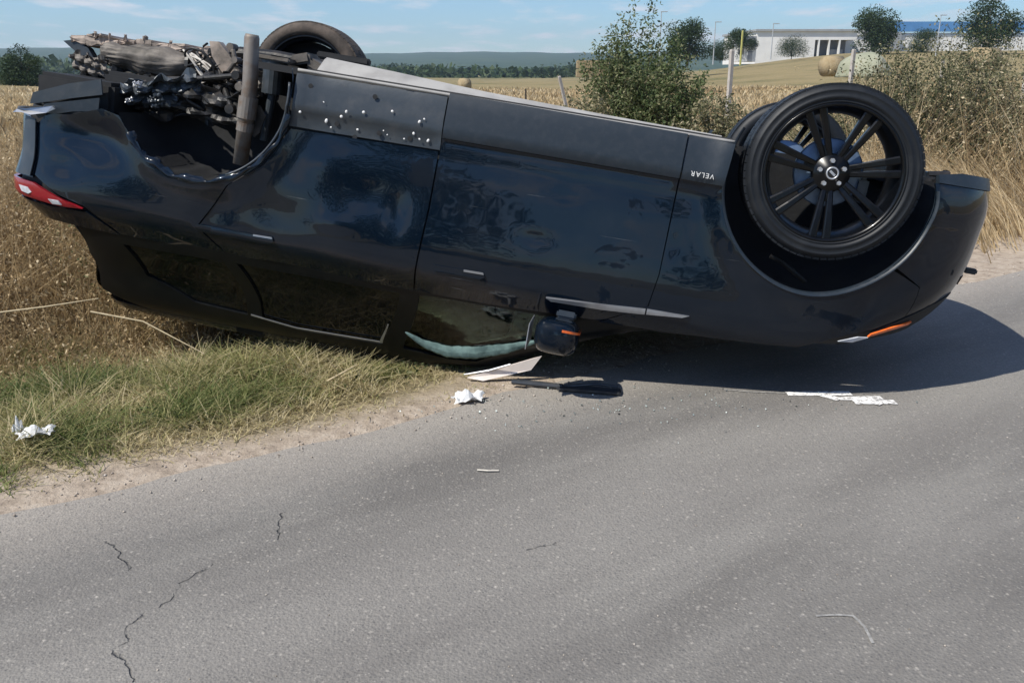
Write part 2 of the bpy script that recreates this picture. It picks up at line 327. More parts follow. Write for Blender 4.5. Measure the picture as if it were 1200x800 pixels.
# ------------------------------------------------------------------ CAR: body panels
G_ = .004
def archpt(A, z, s):   # x where the arch circle meets height z
    return A[0] + s * math.sqrt(max(A[2]**2 - (z - A[1])**2, 0))
dF = 3.325; dS = 2.255
for sd in (1, -1):
    # front wing: from door edge round the arch to the bumper seam
    af = arc(AF, AF[2], math.degrees(math.atan2(.25 - AF[1], -.43)) % 360, 52)
    wing = [(dF + .004, .25)] + [(a, b_) for a, b_ in arc(AF, AF[2], 195, 40)] + [(4.50, .72), (4.56, .86), (4.47, .93), (4.12, 1.065), (3.7, 1.09), (3.1, 1.125), (dF - .22, 1.12), (dF - .02, 1.0), (dF, .85), (dF + .004, .5)]
    wing[1:1] = [(archpt(AF, .25, -1), .25)]
    fp = panel('front_fender', wing, M['paint'], side=sd)
    fd = panel('front_door', [(dS + .008, .43), (dF - .002, .43), (dF - .004, .85), (dF - .024, 1.0), (dF - .22, 1.115), (2.6, 1.14), (dS - .03, 1.145), (dS - .02, 1.0), (dS, .75)], M['paint'], side=sd)
    panel('door_cladding', [(dS + .012, .235), (dF, .240), (dF, .424), (dS + .010, .424)], M['clad'], side=sd, off=.010, th=.02, parent=fd)
    cl2 = panel('fender_cladding', [(dF + .008, .242), (archpt(AF, .25, -1) - .004, .25), (archpt(AF, .424, -1) - .006, .424), (dF + .008, .424)], M['clad'], side=sd, off=.010, th=.02, parent=fp)
    rd = panel('rear_door', [(1.565, .50), (dS, .49), (dS - .008, .75), (dS - .028, 1.0), (dS - .038, 1.145), (1.30, 1.145), (1.16, 1.02), (1.30, .80), (1.46, .68)], M['paint'], side=sd, jitter=.0)
    if sd > 0:
        sk = panel('bare_door_skin', [(1.56, .25), (dS + .0, .243), (dS + .002, .483), (1.55, .49), (1.56, .40)], M['bare'], side=sd, off=-.012, parent=rd,
                   bumpf=lambda P, Z: .006 * np.sin(P * 31 + 3 * np.sin(Z * 30)) * np.sin(Z * 44 + 2) + .004 * np.sin(P * 70) * np.sin(Z * 90) - .012 * np.exp(-((P - 1.83) / .05)**2 - ((Z - .38) / .03)**2) - .010 * np.exp(-((P - 2.0) / .03)**2 - ((Z - .36) / .07)**2) + .010 * np.exp(-((P - 1.68) / .03)**2 - ((Z - .31) / .03)**2))
    else:
        panel('door_cladding', [(1.56, .24), (dS, .235), (dS, .484), (1.56, .49)], M['clad'], side=sd, off=.010, th=.02, parent=rd)
    # rear quarter with torn arch lip
    def torn(k):
        pts = arc(AR, AR[2], -15, 152, 34); out = []
        for i, (a, b_) in enumerate(pts):
            t_ = i / 34; amp = (.012 if t_ < .25 else .022) if k > 0 else 0
            out.append((a + random.uniform(-amp, amp), b_ + random.uniform(-amp, amp)))
        return out
    q = [(p_of_x(.02) - .02, .62)] 
    tr_ = torn(sd)
    quarter = tr_ + [(.60, .56), (.42, .615), (.28, .63), (.235, .68), (.24, .80), (.26, .93), (.42, 1.0), (.56, 1.03), (.7, 1.145), (1.29, 1.145), (1.15, 1.022), (1.29, .805), (1.455, .672), (1.552, .50), (1.553, .30)]
    panel('rear_quarter_panel', quarter, M['paint'], side=sd, step=.03)
    # arch flange
    V = []; F = []
    for (A_, a0, a1) in ((AF, 205, -8),):
        n = 60
        for i in range(n + 1):
            a = math.radians(a0 + (a1 - a0) * i / n); x_, z_ = A_[0] + A_[2] * math.cos(a), A_[1] + A_[2] * math.sin(a)
            P0 = body(x_ + 0, z_); c3 = np.array([A_[0], 0, A_[1]]); dr = np.array([math.cos(a), 0, math.sin(a)])
            V += [P0 + [0, .004, 0], P0 + dr * .012 + [0, .007, 0], P0 + [0, -.035, 0] - dr * .002]
        for i in range(n): F += [(3 * i, 3 * i + 1, 3 * i + 4, 3 * i + 3), (3 * i + 2, 3 * i, 3 * i + 3, 3 * i + 5)]
    V = np.array(V) * [1, sd, 1]
    mesh('arch_trim', V, F, M['clad'], car, True)

# bumpers, hatch, bonnet
def both(lst):
    return lst
for sd in (1, -1):
    fb = [(archpt(AF, .27, 1) + .0, .27)] + [p for p in arc(AF, AF[2], -10, 38, 14)] + [(4.502, .718), (4.562, .857), (4.66, .795), (4.80, .735), (PMAX, .735), (PMAX, .27)]
    fbo = panel('front_bumper', fb, M['paint'], side=sd, off=.0, th=.01)
    panel('bumper_lip', [(archpt(AF, .27, 1) + .015, .235), (4.55, .215), (PMAX, .215), (PMAX, .268), (archpt(AF, .27, 1) + .015, .268)], M['clad'], side=sd, off=.006, th=.02, parent=fbo)
    panel('bumper_vent', [(4.82, .66), (5.1, .655), (5.1, .685), (4.84, .70)], M['hull'], side=sd, off=.004, th=.004, parent=fbo)
    hl = panel('headlight', [(4.475, .945), (4.57, .865), (4.66, .80), (4.80, .745), (5.05, .745), (5.05, .90), (4.75, .935), (4.52, .985)], M['hull'], side=sd, off=.003, th=.01)
    panel('clear_lens', [(4.33, 1.005), (4.42, .972), (4.49, .97), (4.43, 1.0)], M['lampwhite'], side=sd, off=.012, th=.006, parent=hl)
    panel('amber_strip', [(4.47, .95), (4.55, .905), (4.63, .875), (4.635, .89), (4.56, .922), (4.475, .965)], M['orange'], side=sd, off=.014, th=.008, parent=hl)
    panel('front_grille', [(5.06, .76), (PMAX, .76), (PMAX, .90), (5.06, .90)], M['clad'], side=sd, off=.0, th=.02)
    # tail
    tl = panel('tail_lamp', [(PMIN + .45, .970), (.06, .970), (.10, .965), (.26, .968), (.40, 1.010), (.545, 1.045), (.40, 1.056), (.24, 1.048), (.06, 1.045), (PMIN + .45, 1.045)], M['red'], side=sd, off=.004, th=.015)
    panel('reversing_lens', [(.16, .997), (.23, .997), (.255, 1.018), (.23, 1.028), (.18, 1.024)], M['lampwhite'], side=sd, off=.007, th=.006, parent=tl)
    panel('lens_corner', [(.36, 1.03), (.42, 1.028), (.43, 1.045), (.37, 1.05)], M['lampwhite'], side=sd, off=.007, th=.006, parent=tl)
    panel('tailgate', [(PMIN, .60), (PMIN + .62, .60), (PMIN + .62, .955), (PMIN + .40, .96), (PMIN + .40, 1.055), (.30, 1.07), (.56, 1.06), (.69, 1.15), (PMIN, 1.15)], M['paint'], side=sd, off=.0, th=.01)
    panel('rear_bumper', [(PMIN + .63, .64), (.16, .66), (.232, .68), (.237, .80), (.255, .945), (.12, .945), (PMIN + .63, .945)], M['paint'], side=sd, off=.004, th=.012)
# bonnet: crowned surface
V = []; F = []; nx_, ny_ = 24, 20
for i in range(nx_ + 1):
    s = i / nx_
    for j in range(ny_ + 1):
        t_ = -1 + 2 * j / ny_; x_ = 3.42 + (4.62 - 3.42) * s - .30 * abs(t_)**3 * s; edge = body(p_of_x(min(x_ + .05, 4.3)), 1.09)[1] if x_ < 4.3 else .80
        zc = 1.18 - .14 * s**1.6 - .10 * s**6; V.append((x_, t_ * (.87 - .16 * s**2.5), zc - .085 * abs(t_)**2.4 - .0 * s))
for i in range(nx_):
    for j in range(ny_): a = i * (ny_ + 1) + j; F.append((a, a + ny_ + 1, a + ny_ + 2, a + 1))
bn = mesh('bonnet', V, F, M['paint'], car, True)
# greenhouse: dark structural shell slightly inside + glass panels + roof
def shell(name, f, ps, zs, m, inset, roof=False):
    V = []; F = []; n = len(ps)
    for z in zs:
        for p in ps:
            P0 = f(p, z); V.append(P0)
    V = np.array(V).reshape(len(zs), n, 3)
    Nn = np.zeros_like(V); Nn[..., 1] = 1
    V = V * [1, 1, 1]; c = np.array([2.0, 0, 0]); V[..., 1] = np.clip(V[..., 1] - inset, 0, None); V[..., 0] += np.clip((2.4 - V[..., 0]) / 2, -1, 1) * inset
    R_ = V.reshape(-1, 3); L = R_ * [1, -1, 1]; nv = len(R_)
    for i in range(len(zs) - 1):
        for j in range(n - 1):
            a = i * n + j; F += [(a, a + 1, a + n + 1, a + n), (nv + a, nv + a + n, nv + a + n + 1, nv + a + 1)]
    A = crush(np.concatenate([R_, L]))
    return mesh(name, A, F, m, car, True)
# glass openings in greenhouse p (0..1): build frames as panels with holes
SU = 4.1
def gp(x, z):           # p for x at height z on the side
    ps = np.linspace(.15, .9, 800); X = house(ps, np.full(800, z))[:, 0]; return float(np.interp(x, X, ps))
def go(l): return [(gp(x, z), z) for x, z in l]
front_win = [(2.24, 1.17), (2.30, 1.16), (2.98, 1.155), (2.83, 1.29), (2.68, 1.40), (2.54, 1.485), (2.40, 1.50), (2.16, 1.49)]
rear_win = [(1.33, 1.18), (2.15, 1.175), (2.05, 1.49), (1.60, 1.50), (1.42, 1.48)]
quart_win = [(.72, 1.20), (1.26, 1.185), (1.34, 1.47), (1.05, 1.46), (.80, 1.36)]
side_out = go([(.45, 1.10), (.9, 1.10), (2.4, 1.10), (3.38, 1.10), (3.20, 1.18), (2.98, 1.29), (2.80, 1.40), (2.62, 1.50), (2.53, 1.575), (2.2, 1.585), (1.4, 1.585), (.75, 1.57), (.50, 1.50), (.48, 1.3)])
for sd in (1, -1):
    fr_ = panel('window_frame', side_out, M['pillar'], f=house, side=sd, su=SU, holes=[go(front_win), go(rear_win), go(quart_win)], th=.02, step=.04)
    for w_, mm in ((front_win, 'glass'), (rear_win, 'darkglass'), (quart_win, 'darkglass')):
        gi = panel('side_window', go(w_), M[mm], f=house, side=sd, su=SU, off=-.012, th=.004, step=.05)
        if mm == 'darkglass' and w_ is rear_win and sd > 0:
            e = go([(1.36, 1.46), (1.60, 1.485), (2.04, 1.472), (2.085, 1.36), (2.091, 1.36), (2.055, 1.478), (1.60, 1.492), (1.36, 1.467)])
            panel('frame_trim', e, M['trim'], f=house, side=sd, su=SU, off=.004, th=.004, parent=fr_, step=.03)
    panel('windscreen', [(gp(2.9, 1.15) if False else .86, 1.12), (1.0, 1.12), (1.0, 1.56), (.86, 1.56)], M['darkglass'], f=house, side=sd, su=SU, off=-.01, th=.006)
    panel('rear_window', [(0.0, 1.12), (.16, 1.12), (.16, 1.56), (0.0, 1.56)], M['darkglass'], f=house, side=sd, su=SU, off=-.01, th=.006)
ps = np.linspace(0, 1, 60)
# roof skin
V = []; F = []; zs = [1.565, 1.60, 1.625, 1.64, 1.648]; sc = [1.0, .97, .85, .6, 0.0]
R0 = house(ps, np.full(60, 1.565)); ring = np.concatenate([R0, (R0 * [1, -1, 1])[::-1][1:-1]]); cen = np.array([1.6, 0, 0]); n = len(ring)
for z, s in zip(zs, sc): V += [tuple(np.array([cen[0] + (p[0] - cen[0]) * s, p[1] * s, z])) for p in ring]
for i in range(4):
    for j in range(n): F.append((i * n + j, i * n + (j + 1) % n, (i + 1) * n + (j + 1) % n, (i + 1) * n + j))
mesh('roof', crush(V), F, M['paint'], car, True)
# inner lower hull with arch cut-outs and liners
def hull_out():
    return [(PMIN, .30), (.55, .50)] 
for sd in (1, -1):
    def cutout(A_): return [(archpt(A_, .2, -1) if False else A_[0] - .43, .15)] + arc(A_, A_[2] + .03, 190, -10, 24) + [(A_[0] + .43, .15)]
    outl = [(PMIN, .60), (.50, .60)] + arc(AR, AR[2] + .03, 150, -8, 24) + [(1.60, .215)] + [(archpt(AF, .215, -1) - .03, .215)] + arc(AF, AF[2] + .03, 190, -6, 24) + [(4.50, .26), (PMAX, .26), (PMAX, 1.06), (4.2, 1.06), (3.4, 1.14), (.6, 1.14), (PMIN, 1.12)]
    panel('inner_body', outl, M['hull'], side=sd, off=-.03, th=.004, step=.08)
    for A_, m_ in ((AF, 'liner'), (AR, 'liner')):
        lo_, sp_ = (-12, 204) if A_ is AF else (4, 150)
        V = []; F = []; n = 28; rr = A_[2] + .025
        for i in range(n + 1):
            a = math.radians(lo_ + sp_ * i / n); rw = rr + .012 * math.sin(i * 2.2) ; c_, s_ = math.cos(a), math.sin(a)
            for y_, k_ in ((.90, 1.0), (.80, 1.01), (.62, .995), (.50, .95), (.46, .80), (.45, .35), (.45, 0)):
                xl = A_[0] + rw * k_ * c_; V.append((xl, min(y_, float(body(xl, min(max(A_[1] + rw * k_ * s_, .25), 1.0))[1]) - .035) * sd, A_[1] + rw * k_ * s_))
        for i in range(n):
            for j in range(6): a = i * 7 + j; F.append((a, a + 7, a + 8, a + 1))
        mesh('wheel_arch_liner', V, F, M[m_], car, True)
# floor and undertray
bm = bmesh.new(); box(bm, (2.45, 0, .245), (2.2, 1.72, .03)); box(bm, (4.40, 0, .285), (.45, 1.1, .03)); box(bm, (2.5, 0, .5), (4.0, .86, .5)); box(bm, (2.6, 0, .9), (1.5, 1.2, .3))
bmobj('floor_pan', bm, M['hull'], car)
V = []; F = []
st = [(1.60, .70, .160), (1.95, .74, .175), (2.4, .76, .198), (3.0, .77, .213), (3.48, .78, .220)]
for x_, w_, z_ in st: V += [(x_, w_ + .10, .238), (x_, w_, z_ + .012), (x_, w_ - .03, z_), (x_, -w_ + .03, z_), (x_, -w_, z_ + .012), (x_, -w_ - .10, .238)]
for i in range(len(st) - 1):
    for j in range(5): a = i * 6 + j; F.append((a, a + 1, a + 7, a + 6))
F += [(0, 1, 2, 3, 4, 5), tuple(24 + k for k in range(6))[::-1]]
ut = mesh('undertray', V, F, M['under'], car)
bm = bmesh.new(); box(bm, (1.66, .60, .150), (.26, .05, .03), bev=.006); bmobj('rubber_strip', bm, M['hull'], ut)
# sill edge flange
bm = bmesh.new()
tube(bm, [tuple(body(x_, .243) + [0, -.012, -.004]) for x_ in np.linspace(1.56, 3.53, 30)], .007, 8)
bmobj('sill_flange', bm, M['under'], car, True)

# holes and clips on the bare door skin
clips = [(1.60, .42), (1.72, .44), (1.79, .41), (1.81, .385), (1.745, .465), (1.87, .455), (1.99, .44), (2.01, .455), (2.15, .375), (2.17, .36), (2.13, .43), (2.16, .45), (2.09, .46), (1.70, .36), (1.89, .375), (2.02, .35), (2.20, .45)]
prot = None
for i, (p_, z_) in enumerate(clips):
    P0 = body(p_, z_)
    if prot is None:
        bm = bmesh.new(); bmesh.ops.create_uvsphere(bm, u_segments=10, v_segments=6, radius=.0085); bmesh.ops.scale(bm, vec=(1, .6, 1), verts=bm.verts)
        prot = bmobj('clip', bm, M['white'], sk, True); o = prot
    else: o = prot.copy(); COL.objects.link(o); o.parent = sk
    o.location = P0 + [0, -.004, 0]; s = random.choice([.35, .5, .7, .85]); o.scale = (s * random.uniform(.8, 1.5), s, s); o.rotation_euler = (0, random.uniform(0, 3), 0)
for i, (p_, z_) in enumerate([(1.77, .445), (1.86, .49), (1.97, .455), (2.115, .455), (1.93, .30), (1.63, .30)]):
    P0 = body(p_, z_); bm = bmesh.new(); bmesh.ops.create_circle(bm, cap_ends=True, segments=14, radius=.011, matrix=Matrix.Rotation(math.pi / 2, 4, 'X')); o = bmobj('clip_hole', bm, M['hull'], sk); o.location = P0 + [0, .001 - .006, 0]

# blade trim, handles, badge
bl = panel('fender_blade', [(2.845, 1.045), (2.87, 1.058), (3.1, 1.052), (3.295, 1.035), (3.295, 1.012), (3.1, 1.028)], M['trim'], off=.010, th=.012, parent=car, step=.02)
panel('fender_blade', [(3.302, 1.034), (3.46, 1.022), (3.49, 1.008), (3.302, 1.011)], M['trim'], off=.010, th=.012, parent=car, step=.02)
for x0, x1, z0 in ((2.31, 2.545, 1.005), (1.15, 1.53, 1.025)):
    h_ = panel('door_handle', [(x0, z0 - .014), (x1, z0 - .018), (x1 + .01, z0), (x1 - .01, z0 + .014), (x0 + .01, z0 + .016), (x0 - .008, z0)], M['paint'], off=.009, th=.012, step=.02)
    panel('handle_edge', [(x1 - .09, z0 - .018), (x1, z0 - .02), (x1 + .004, z0 - .011), (x1 - .09, z0 - .009)], M['trim'], off=.012, th=.006, step=.02, parent=h_)
cu = D.curves.new('badge', 'FONT'); cu.body = 'VELAR'; cu.size = .030; cu.extrude = .0015; cu.space_character = 1.25; cu.align_x = 'CENTER'; cu.align_y = 'CENTER'
tmp = D.objects.new('badge_text', cu); COL.objects.link(tmp); dg = bpy.context.evaluated_depsgraph_get(); me = D.meshes.new_from_object(tmp.evaluated_get(dg)); D.objects.remove(tmp)
P0 = body(3.418, .395); bd = link('badge', me, M['white'], car)
bd.matrix_local = Matrix.Translation(P0 + np.array([0, .024, 0])) @ Matrix(((-1, 0, 0, 0), (0, 0, 1, 0), (0, 1, 0, 0), (0, 0, 0, 1)))
# mirror
bm = bmesh.new(); bmesh.ops.create_uvsphere(bm, u_segments=24, v_segments=14, radius=1)
for v in bm.verts:
    x_, y_, z_ = v.co; s = lambda a, k: math.copysign(abs(a)**k, a)
    v.co = Vector((2.93 + .10 * s(x_, .6), 1.03 + .125 * s(y_, .6), 1.195 + .080 * s(z_, .65) - .02 * y_))
mr = bmobj('wing_mirror', bm, M['paint'], car, True)
V = []; F = []
for i in range(25):
    a = math.radians(-25 + 110 * i / 24)
    for zz in (-.36, -.22):
        ca, sa = math.cos(a), math.sin(a); q_ = math.sqrt(1 - abs(zz)**(2 / .65) * .5); sg = lambda v, k: math.copysign(abs(v)**k, v)
        V.append((2.93 + .103 * sg(ca * q_, .6), 1.03 + .128 * sg(sa * q_, .6), 1.195 + .08 * sg(zz, .65) - .02 * sa * q_))
for i in range(24): F.append((2 * i, 2 * i + 1, 2 * i + 3, 2 * i + 2))
mesh('indicator_strip', V, F, M['orange'], mr)
bm = bmesh.new(); box(bm, (2.95, .90, 1.125), (.09, .12, .035), Matrix.Rotation(-.3, 3, 'X'), bev=.008); bmobj('mirror_arm', bm, M['clad'], mr)
bm = bmesh.new(); box(bm, (2.806, 1.03, 1.20), (.004, .19, .12), bev=.0015); bmobj('mirror_glass', bm, M['silver'], mr)
mr2 = mr.copy(); COL.objects.link(mr2); mr2.scale = (1, -1, 1)
# curtain airbag behind the front side glass and cream lining at the roof corner
V = []; F = []; n = 40
for i in range(n + 1):
    s = i / n; x_ = 2.175 + .67 * s; zt = float(np.interp(x_, [2.15, 2.27, 2.39, 2.53, 2.69, 2.84], AIRZ))
    for k in range(9):
        a = math.pi * 2 * k / 8; r_ = .030 * (math.sin(min(.999, s * 1.0 + .001) * math.pi)**.6 + .08); yb = house(gp(x_, zt), zt)[1] + .004
        V.append((x_, yb + .35 * r_ * math.cos(a), zt + r_ * math.sin(a) * (1 + .06 * math.sin(i * 2.1))))
for i in range(n):
    for k in range(8): F.append((i * 9 + k, i * 9 + k + 1, i * 9 + k + 10, i * 9 + k + 9))
mesh('curtain_airbag', V, F, M['airbag'], car, True)
bm = bmesh.new(); pts = [(2.52, .80, 1.545), (2.86, .76, 1.375), (2.82, .76, 1.455), (2.60, .80, 1.545)]
vt = [bm.verts.new(p) for p in pts]; vb = [bm.verts.new((p[0], p[1] - .012, p[2])) for p in pts]
bm.faces.new(vt); bm.faces.new(vb[::-1])
for i in range(4): bm.faces.new((vt[i], vb[i], vb[(i + 1) % 4], vt[(i + 1) % 4]))
bmobj('torn_roof_lining', bm, M['cream'], car)
bm = bmesh.new(); tube(bm, [(2.50, .79, 1.535), (2.62, .79, 1.49), (2.72, .80, 1.435)], [.003, .006, .004], 6); bmobj('pillar_trim_strip', bm, M['trim'], car)

# ------------------------------------------------------------------ wheels
def wheel(cx, cy, cz, sd, full, tyremat, camber=0):
    R_ = .372
    t_prof = [(.284, .10), (.291, .118), (.297, .122), (.299, .119), (.303, .119), (.307, .126), (.312, .128), (.318, .1285), (.320, .1265), (.338, .1255), (.340, .127), (.344, .126), (.355, .116), (.366, .100), (.371, .07)]
    for y_ in (.045, .035, .01, 0, -.01, -.035, -.045): t_prof.append((.372 if y_ in (.045, .01, -.01, -.045) else .366, y_))
    t_prof += [(.371, -.07), (.366, -.1), (.355, -.116), (.335, -.126), (.31, -.128), (.291, -.118), (.284, -.10)]
    rim_prof = [(.276, .112), (.272, .120), (.264, .119), (.258, .105), (.252, .09), (.240, .06), (.236, -.02), (.25, -.1), (.268, -.112), (.272, -.10)]
    w = lathe('wheel', [(r * 1.062, y) for r, y in rim_prof], M['rim'], car, 72)
    w.location = (cx, cy, cz); w.rotation_euler = (camber, 0, 0 if sd > 0 else math.pi)
    lathe('tyre', t_prof, tyremat, w, 96)
    # tread lugs
    V = []; F = []; nb = 70
    for k in range(nb):
        for yy in (-.088, -.023, .023, .088):
            a0 = 2 * math.pi * (k + (.5 if abs(yy) < .05 else 0)) / nb; da = 2 * math.pi / nb * .44; wv = .019; rr = .3735 if abs(yy) < .05 else .3705
            b0 = len(V)
            for rr_ in (rr - .012, rr):
                for (aa, y_) in ((a0 - da, yy - wv), (a0 + da, yy - wv), (a0 + da, yy + wv), (a0 - da, yy + wv)): V.append((rr_ * math.cos(aa), y_, rr_ * math.sin(aa)))
            F += [(b0 + 4, b0 + 5, b0 + 6, b0 + 7), (b0, b0 + 1, b0 + 5, b0 + 4), (b0 + 1, b0 + 2, b0 + 6, b0 + 5), (b0 + 2, b0 + 3, b0 + 7, b0 + 6), (b0 + 3, b0, b0 + 4, b0 + 7)]
    o = mesh('tread_blocks', V, F, tyremat, w); o['kind'] = 'stuff'
    lathe('brake_disc', [(.06, .01), (.140, .01), (.147, .005), (.147, -.015), (.140, -.02), (.06, -.02)], M['disc'], w, 48)
    if full:
        hub = lathe('hub', [(.0, .088), (.036, .088), (.042, .080), (.075, .074), (.082, .062), (.080, .03), (.07, .0)], M['rim'], w, 40)
        lathe('centre_cap', [(.0, .096), (.024, .096), (.030, .092), (.032, .086)], M['blackmetal'], w, 28)
        ring_ = lathe('cap_ring', [(.020, .0965), (.0205, .0985), (.0265, .0985), (.027, .0960)], M['silver'], w, 32)
        bm = bmesh.new(); box(bm, (0, .0975, 0), (.030, .002, .010), Matrix.Rotation(math.radians(-35), 3, 'Y'), bev=.0006); bmobj('cap_emblem', bm, M['silver'], w)
        # one double spoke
        bm = bmesh.new()
        for s_ in (-1, 1):
            path = [(.060, .070, .010), (.10, .082, .014), (.15, .092, .019), (.20, .100, .025), (.262, .106, .034)]
            rings = []
            for (r_, y_, o_) in [(r_, y_, .012 + (r_ - .06) * .075) for r_, y_, o_ in path]:
                hw = .0105 + .0065 * (r_ - .06) / .2; dp = .034 - .008 * (r_ - .06) / .2
                c_ = s_ * o_ * 1.1
                rings.append([bm.verts.new((r_, y_ - dp, c_ - hw)), bm.verts.new((r_, y_ - .004, c_ - hw)), bm.verts.new((r_, y_, c_ - hw * .6)), bm.verts.new((r_, y_, c_ + hw * .6)), bm.verts.new((r_, y_ - .004, c_ + hw)), bm.verts.new((r_, y_ - dp, c_ + hw))])
            for r0, r1 in zip(rings, rings[1:]):
                for k in range(6): bm.faces.new((r0[k], r0[(k + 1) % 6], r1[(k + 1) % 6], r1[k]))
        box(bm, (.085, .058, 0), (.06, .03, .026), bev=.004)
        sp0 = bmobj('spoke', bm, M['rim'], w)
        for k in range(7):
            o = sp0 if k == 0 else sp0.copy()
            if k: COL.objects.link(o); o.parent = w
            o.rotation_euler = (0, math.radians(15 + k * 360 / 7), 0); o.scale = (1.062, 1, 1)
        bm = bmesh.new(); bmesh.ops.create_cone(bm, cap_ends=True, segments=6, radius1=.0115, radius2=.0095, depth=.018, matrix=Matrix.Translation((.052, .086, 0)) @ Matrix.Rotation(-math.pi / 2, 4, 'X'))
        n0 = bmobj('lug_nut', bm, M['silver'], w)
        for k in range(5):
            o = n0 if k == 0 else n0.copy()
            if k: COL.objects.link(o); o.parent = w
            o.rotation_euler = (0, math.radians(100 + 72 * k), 0)
        bm = bmesh.new(); box(bm, (.150, -.01, .05), (.06, .06, .11), bev=.014); bmobj('brake_caliper', bm, M['bare'], w)
    return w
wheel(3.955, .805, .300, 1, True, M['rubber'])
wheel(4.005, -.74, .312, -1, True, M['rubber'])
wr = wheel(.985, -.78, .295, -1, True, M['dustrubber'])
lathe('backing_plate', [(0, .03), (.12, .03), (.245, .02), (.25, -.03)], M['hull'], wr, 48)

# ------------------------------------------------------------------ torn rear running gear
def part(name, m, fn, parent=car, smooth=False):
    bm = bmesh.new(); fn(bm); return bmobj(name, bm, m, parent, smooth)
part('axle_tube', M['rust'], lambda bm: tube(bm, [(1.262, .76, .115), (1.262, .76, .13), (1.272, .76, .34), (1.25, .75, .72)], [.030, .035, .036, .036], 18), smooth=True)
part('tube_collar', M['rust'], lambda bm: (tube(bm, [(1.268, .755, .40), (1.262, .754, .50)], .045, 18), tube(bm, [(1.262, .754, .52), (1.258, .752, .56)], .040, 18)))
def muff(bm):
    tube(bm, [(.30, .42, .33), (.32, .42, .33), (.36, .42, .33), (.58, .42, .325), (.80, .42, .30), (.86, .42, .295), (.88, .42, .295)], [.03, .065, .082, .09, .085, .066, .03], 18)
def rumple(o, amp, fr, sub=1, seed=0):
    bm = bmesh.new(); bm.from_mesh(o.data)
    if sub: bmesh.ops.subdivide_edges(bm, edges=bm.edges[:], cuts=sub, use_grid_fill=True)
    bm.normal_update(); rg = np.random.default_rng(seed)
    for v in bm.verts:
        c = v.co * fr; d = math.sin(c.x + 2.1 * math.sin(c.z + seed)) * math.sin(c.z * 1.3 + c.x * .6 + seed) * .6 + .4 * abs(math.sin(c.x * 2.3 + c.z * 1.9 + seed)) + rg.uniform(-.12, .12); v.co = v.co - v.normal * amp * d
    bm.to_mesh(o.data); bm.free(); return o
mf_ = rumple(part('exhaust_muffler', M['alu'], muff, smooth=True), .042, 9, 4, 1)
for x_ in (.80,): part('muffler_strap', M['blackmetal'], lambda bm: tube(bm, [(x_, .42, .322 - .03 * (x_ - .4)), (x_ + .018, .42, .320 - .03 * (x_ - .4))], .090, 18), mf_)
crumpled_top = None
def crossm(bm):
    for k, x_ in enumerate(np.linspace(.10, .84, 9)):
        box(bm, (x_ + .045, .16, .268 - .05 * k / 8 - .01 * math.sin(k * 2.3)), (.10, .5, .05 + .016 * math.sin(k * 1.7)), Matrix.Rotation(.14 + .05 * math.sin(k), 3, 'Y'), bev=.006)
    for x_ in (.24, .32, .41, .52, .66): box(bm, (x_, .40, .235 - .04 * (x_ - .2)), (.008, .02, .045), bev=.002)
rumple(part('rear_subframe', M['beige'], crossm), .018, 24, 2, 3)
def spike(bm):
    vs = [bm.verts.new(p) for p in ((.06, .40, .285), (.12, .40, .270), (.20, .40, .300), (.235, .40, .345), (.20, .40, .37), (.14, .40, .335))]
    v2 = [bm.verts.new(v.co + Vector((.01, -.03, 0))) for v in vs]; bm.faces.new(vs); bm.faces.new(v2[::-1])
    for i in range(6): bm.faces.new((vs[i], v2[i], v2[(i + 1) % 6], vs[(i + 1) % 6]))
part('bent_bracket', M['bare'], spike)
def plate(name, m, pts, y, d=.008, parent=car, tilt=None):
    bm = bmesh.new(); vs = [bm.verts.new((p[0], (y if len(p) == 2 else p[2]), p[1])) for p in pts]; v2 = [bm.verts.new(v.co + Vector((0, -d, 0))) for v in vs]
    bm.faces.new(vs); bm.faces.new(v2[::-1]); n_ = len(pts)
    for i in range(n_): bm.faces.new((vs[i], v2[i], v2[(i + 1) % n_], vs[(i + 1) % n_]))
    bmesh.ops.recalc_face_normals(bm, faces=bm.faces); return bmobj(name, bm, m, parent)
# detached bumper corner flaps (grey), plate sticking out to the rear
plate('bumper_flap', M['bare'], [(.20, .600), (.215, .545), (.40, .475), (.565, .430), (.575, .50), (.42, .54), (.30, .575)], .84)
plate('bumper_flap', M['clad'], [(.24, .635), (.30, .585), (.42, .555), (.575, .515), (.570, .58), (.44, .600), (.32, .635), (.26, .66)], .86)
plate('bumper_step_plate', M['trim'], [(.11, .655, .84), (.14, .635, .85), (.17, .617, .88), (.36, .588, .90), (.375, .60, .90), (.33, .625, .90), (.24, .648, .89), (.18, .645, .87), (.14, .65, .86)], .9)
panel('bumper_corner_skin', [(.145, .66), (.225, .665), (.232, .80), (.245, .94), (.15, .94), (.13, .80)], M['bare'], off=.014, th=.006, step=.03)
plate('inner_bracket', M['alu'], [(1.255, .44), (1.30, .43), (1.335, .475), (1.31, .56), (1.285, .585), (1.25, .555), (1.225, .53), (1.24, .49)], .70)
plate('trailing_arm', M['beige'], [(.93, .17), (.98, .165), (1.04, .22), (1.13, .33), (1.12, .40), (1.06, .39), (1.0, .30), (.95, .24)], .52, .05)
part('damper', M['bare'], lambda bm: (tube(bm, [(1.315, .60, .235), (1.315, .60, .37)], .052, 16), tube(bm, [(1.315, .60, .215), (1.315, .60, .235)], .062, 16), tube(bm, [(1.315, .60, .37), (1.30, .62, .60)], .02, 12)), smooth=False)
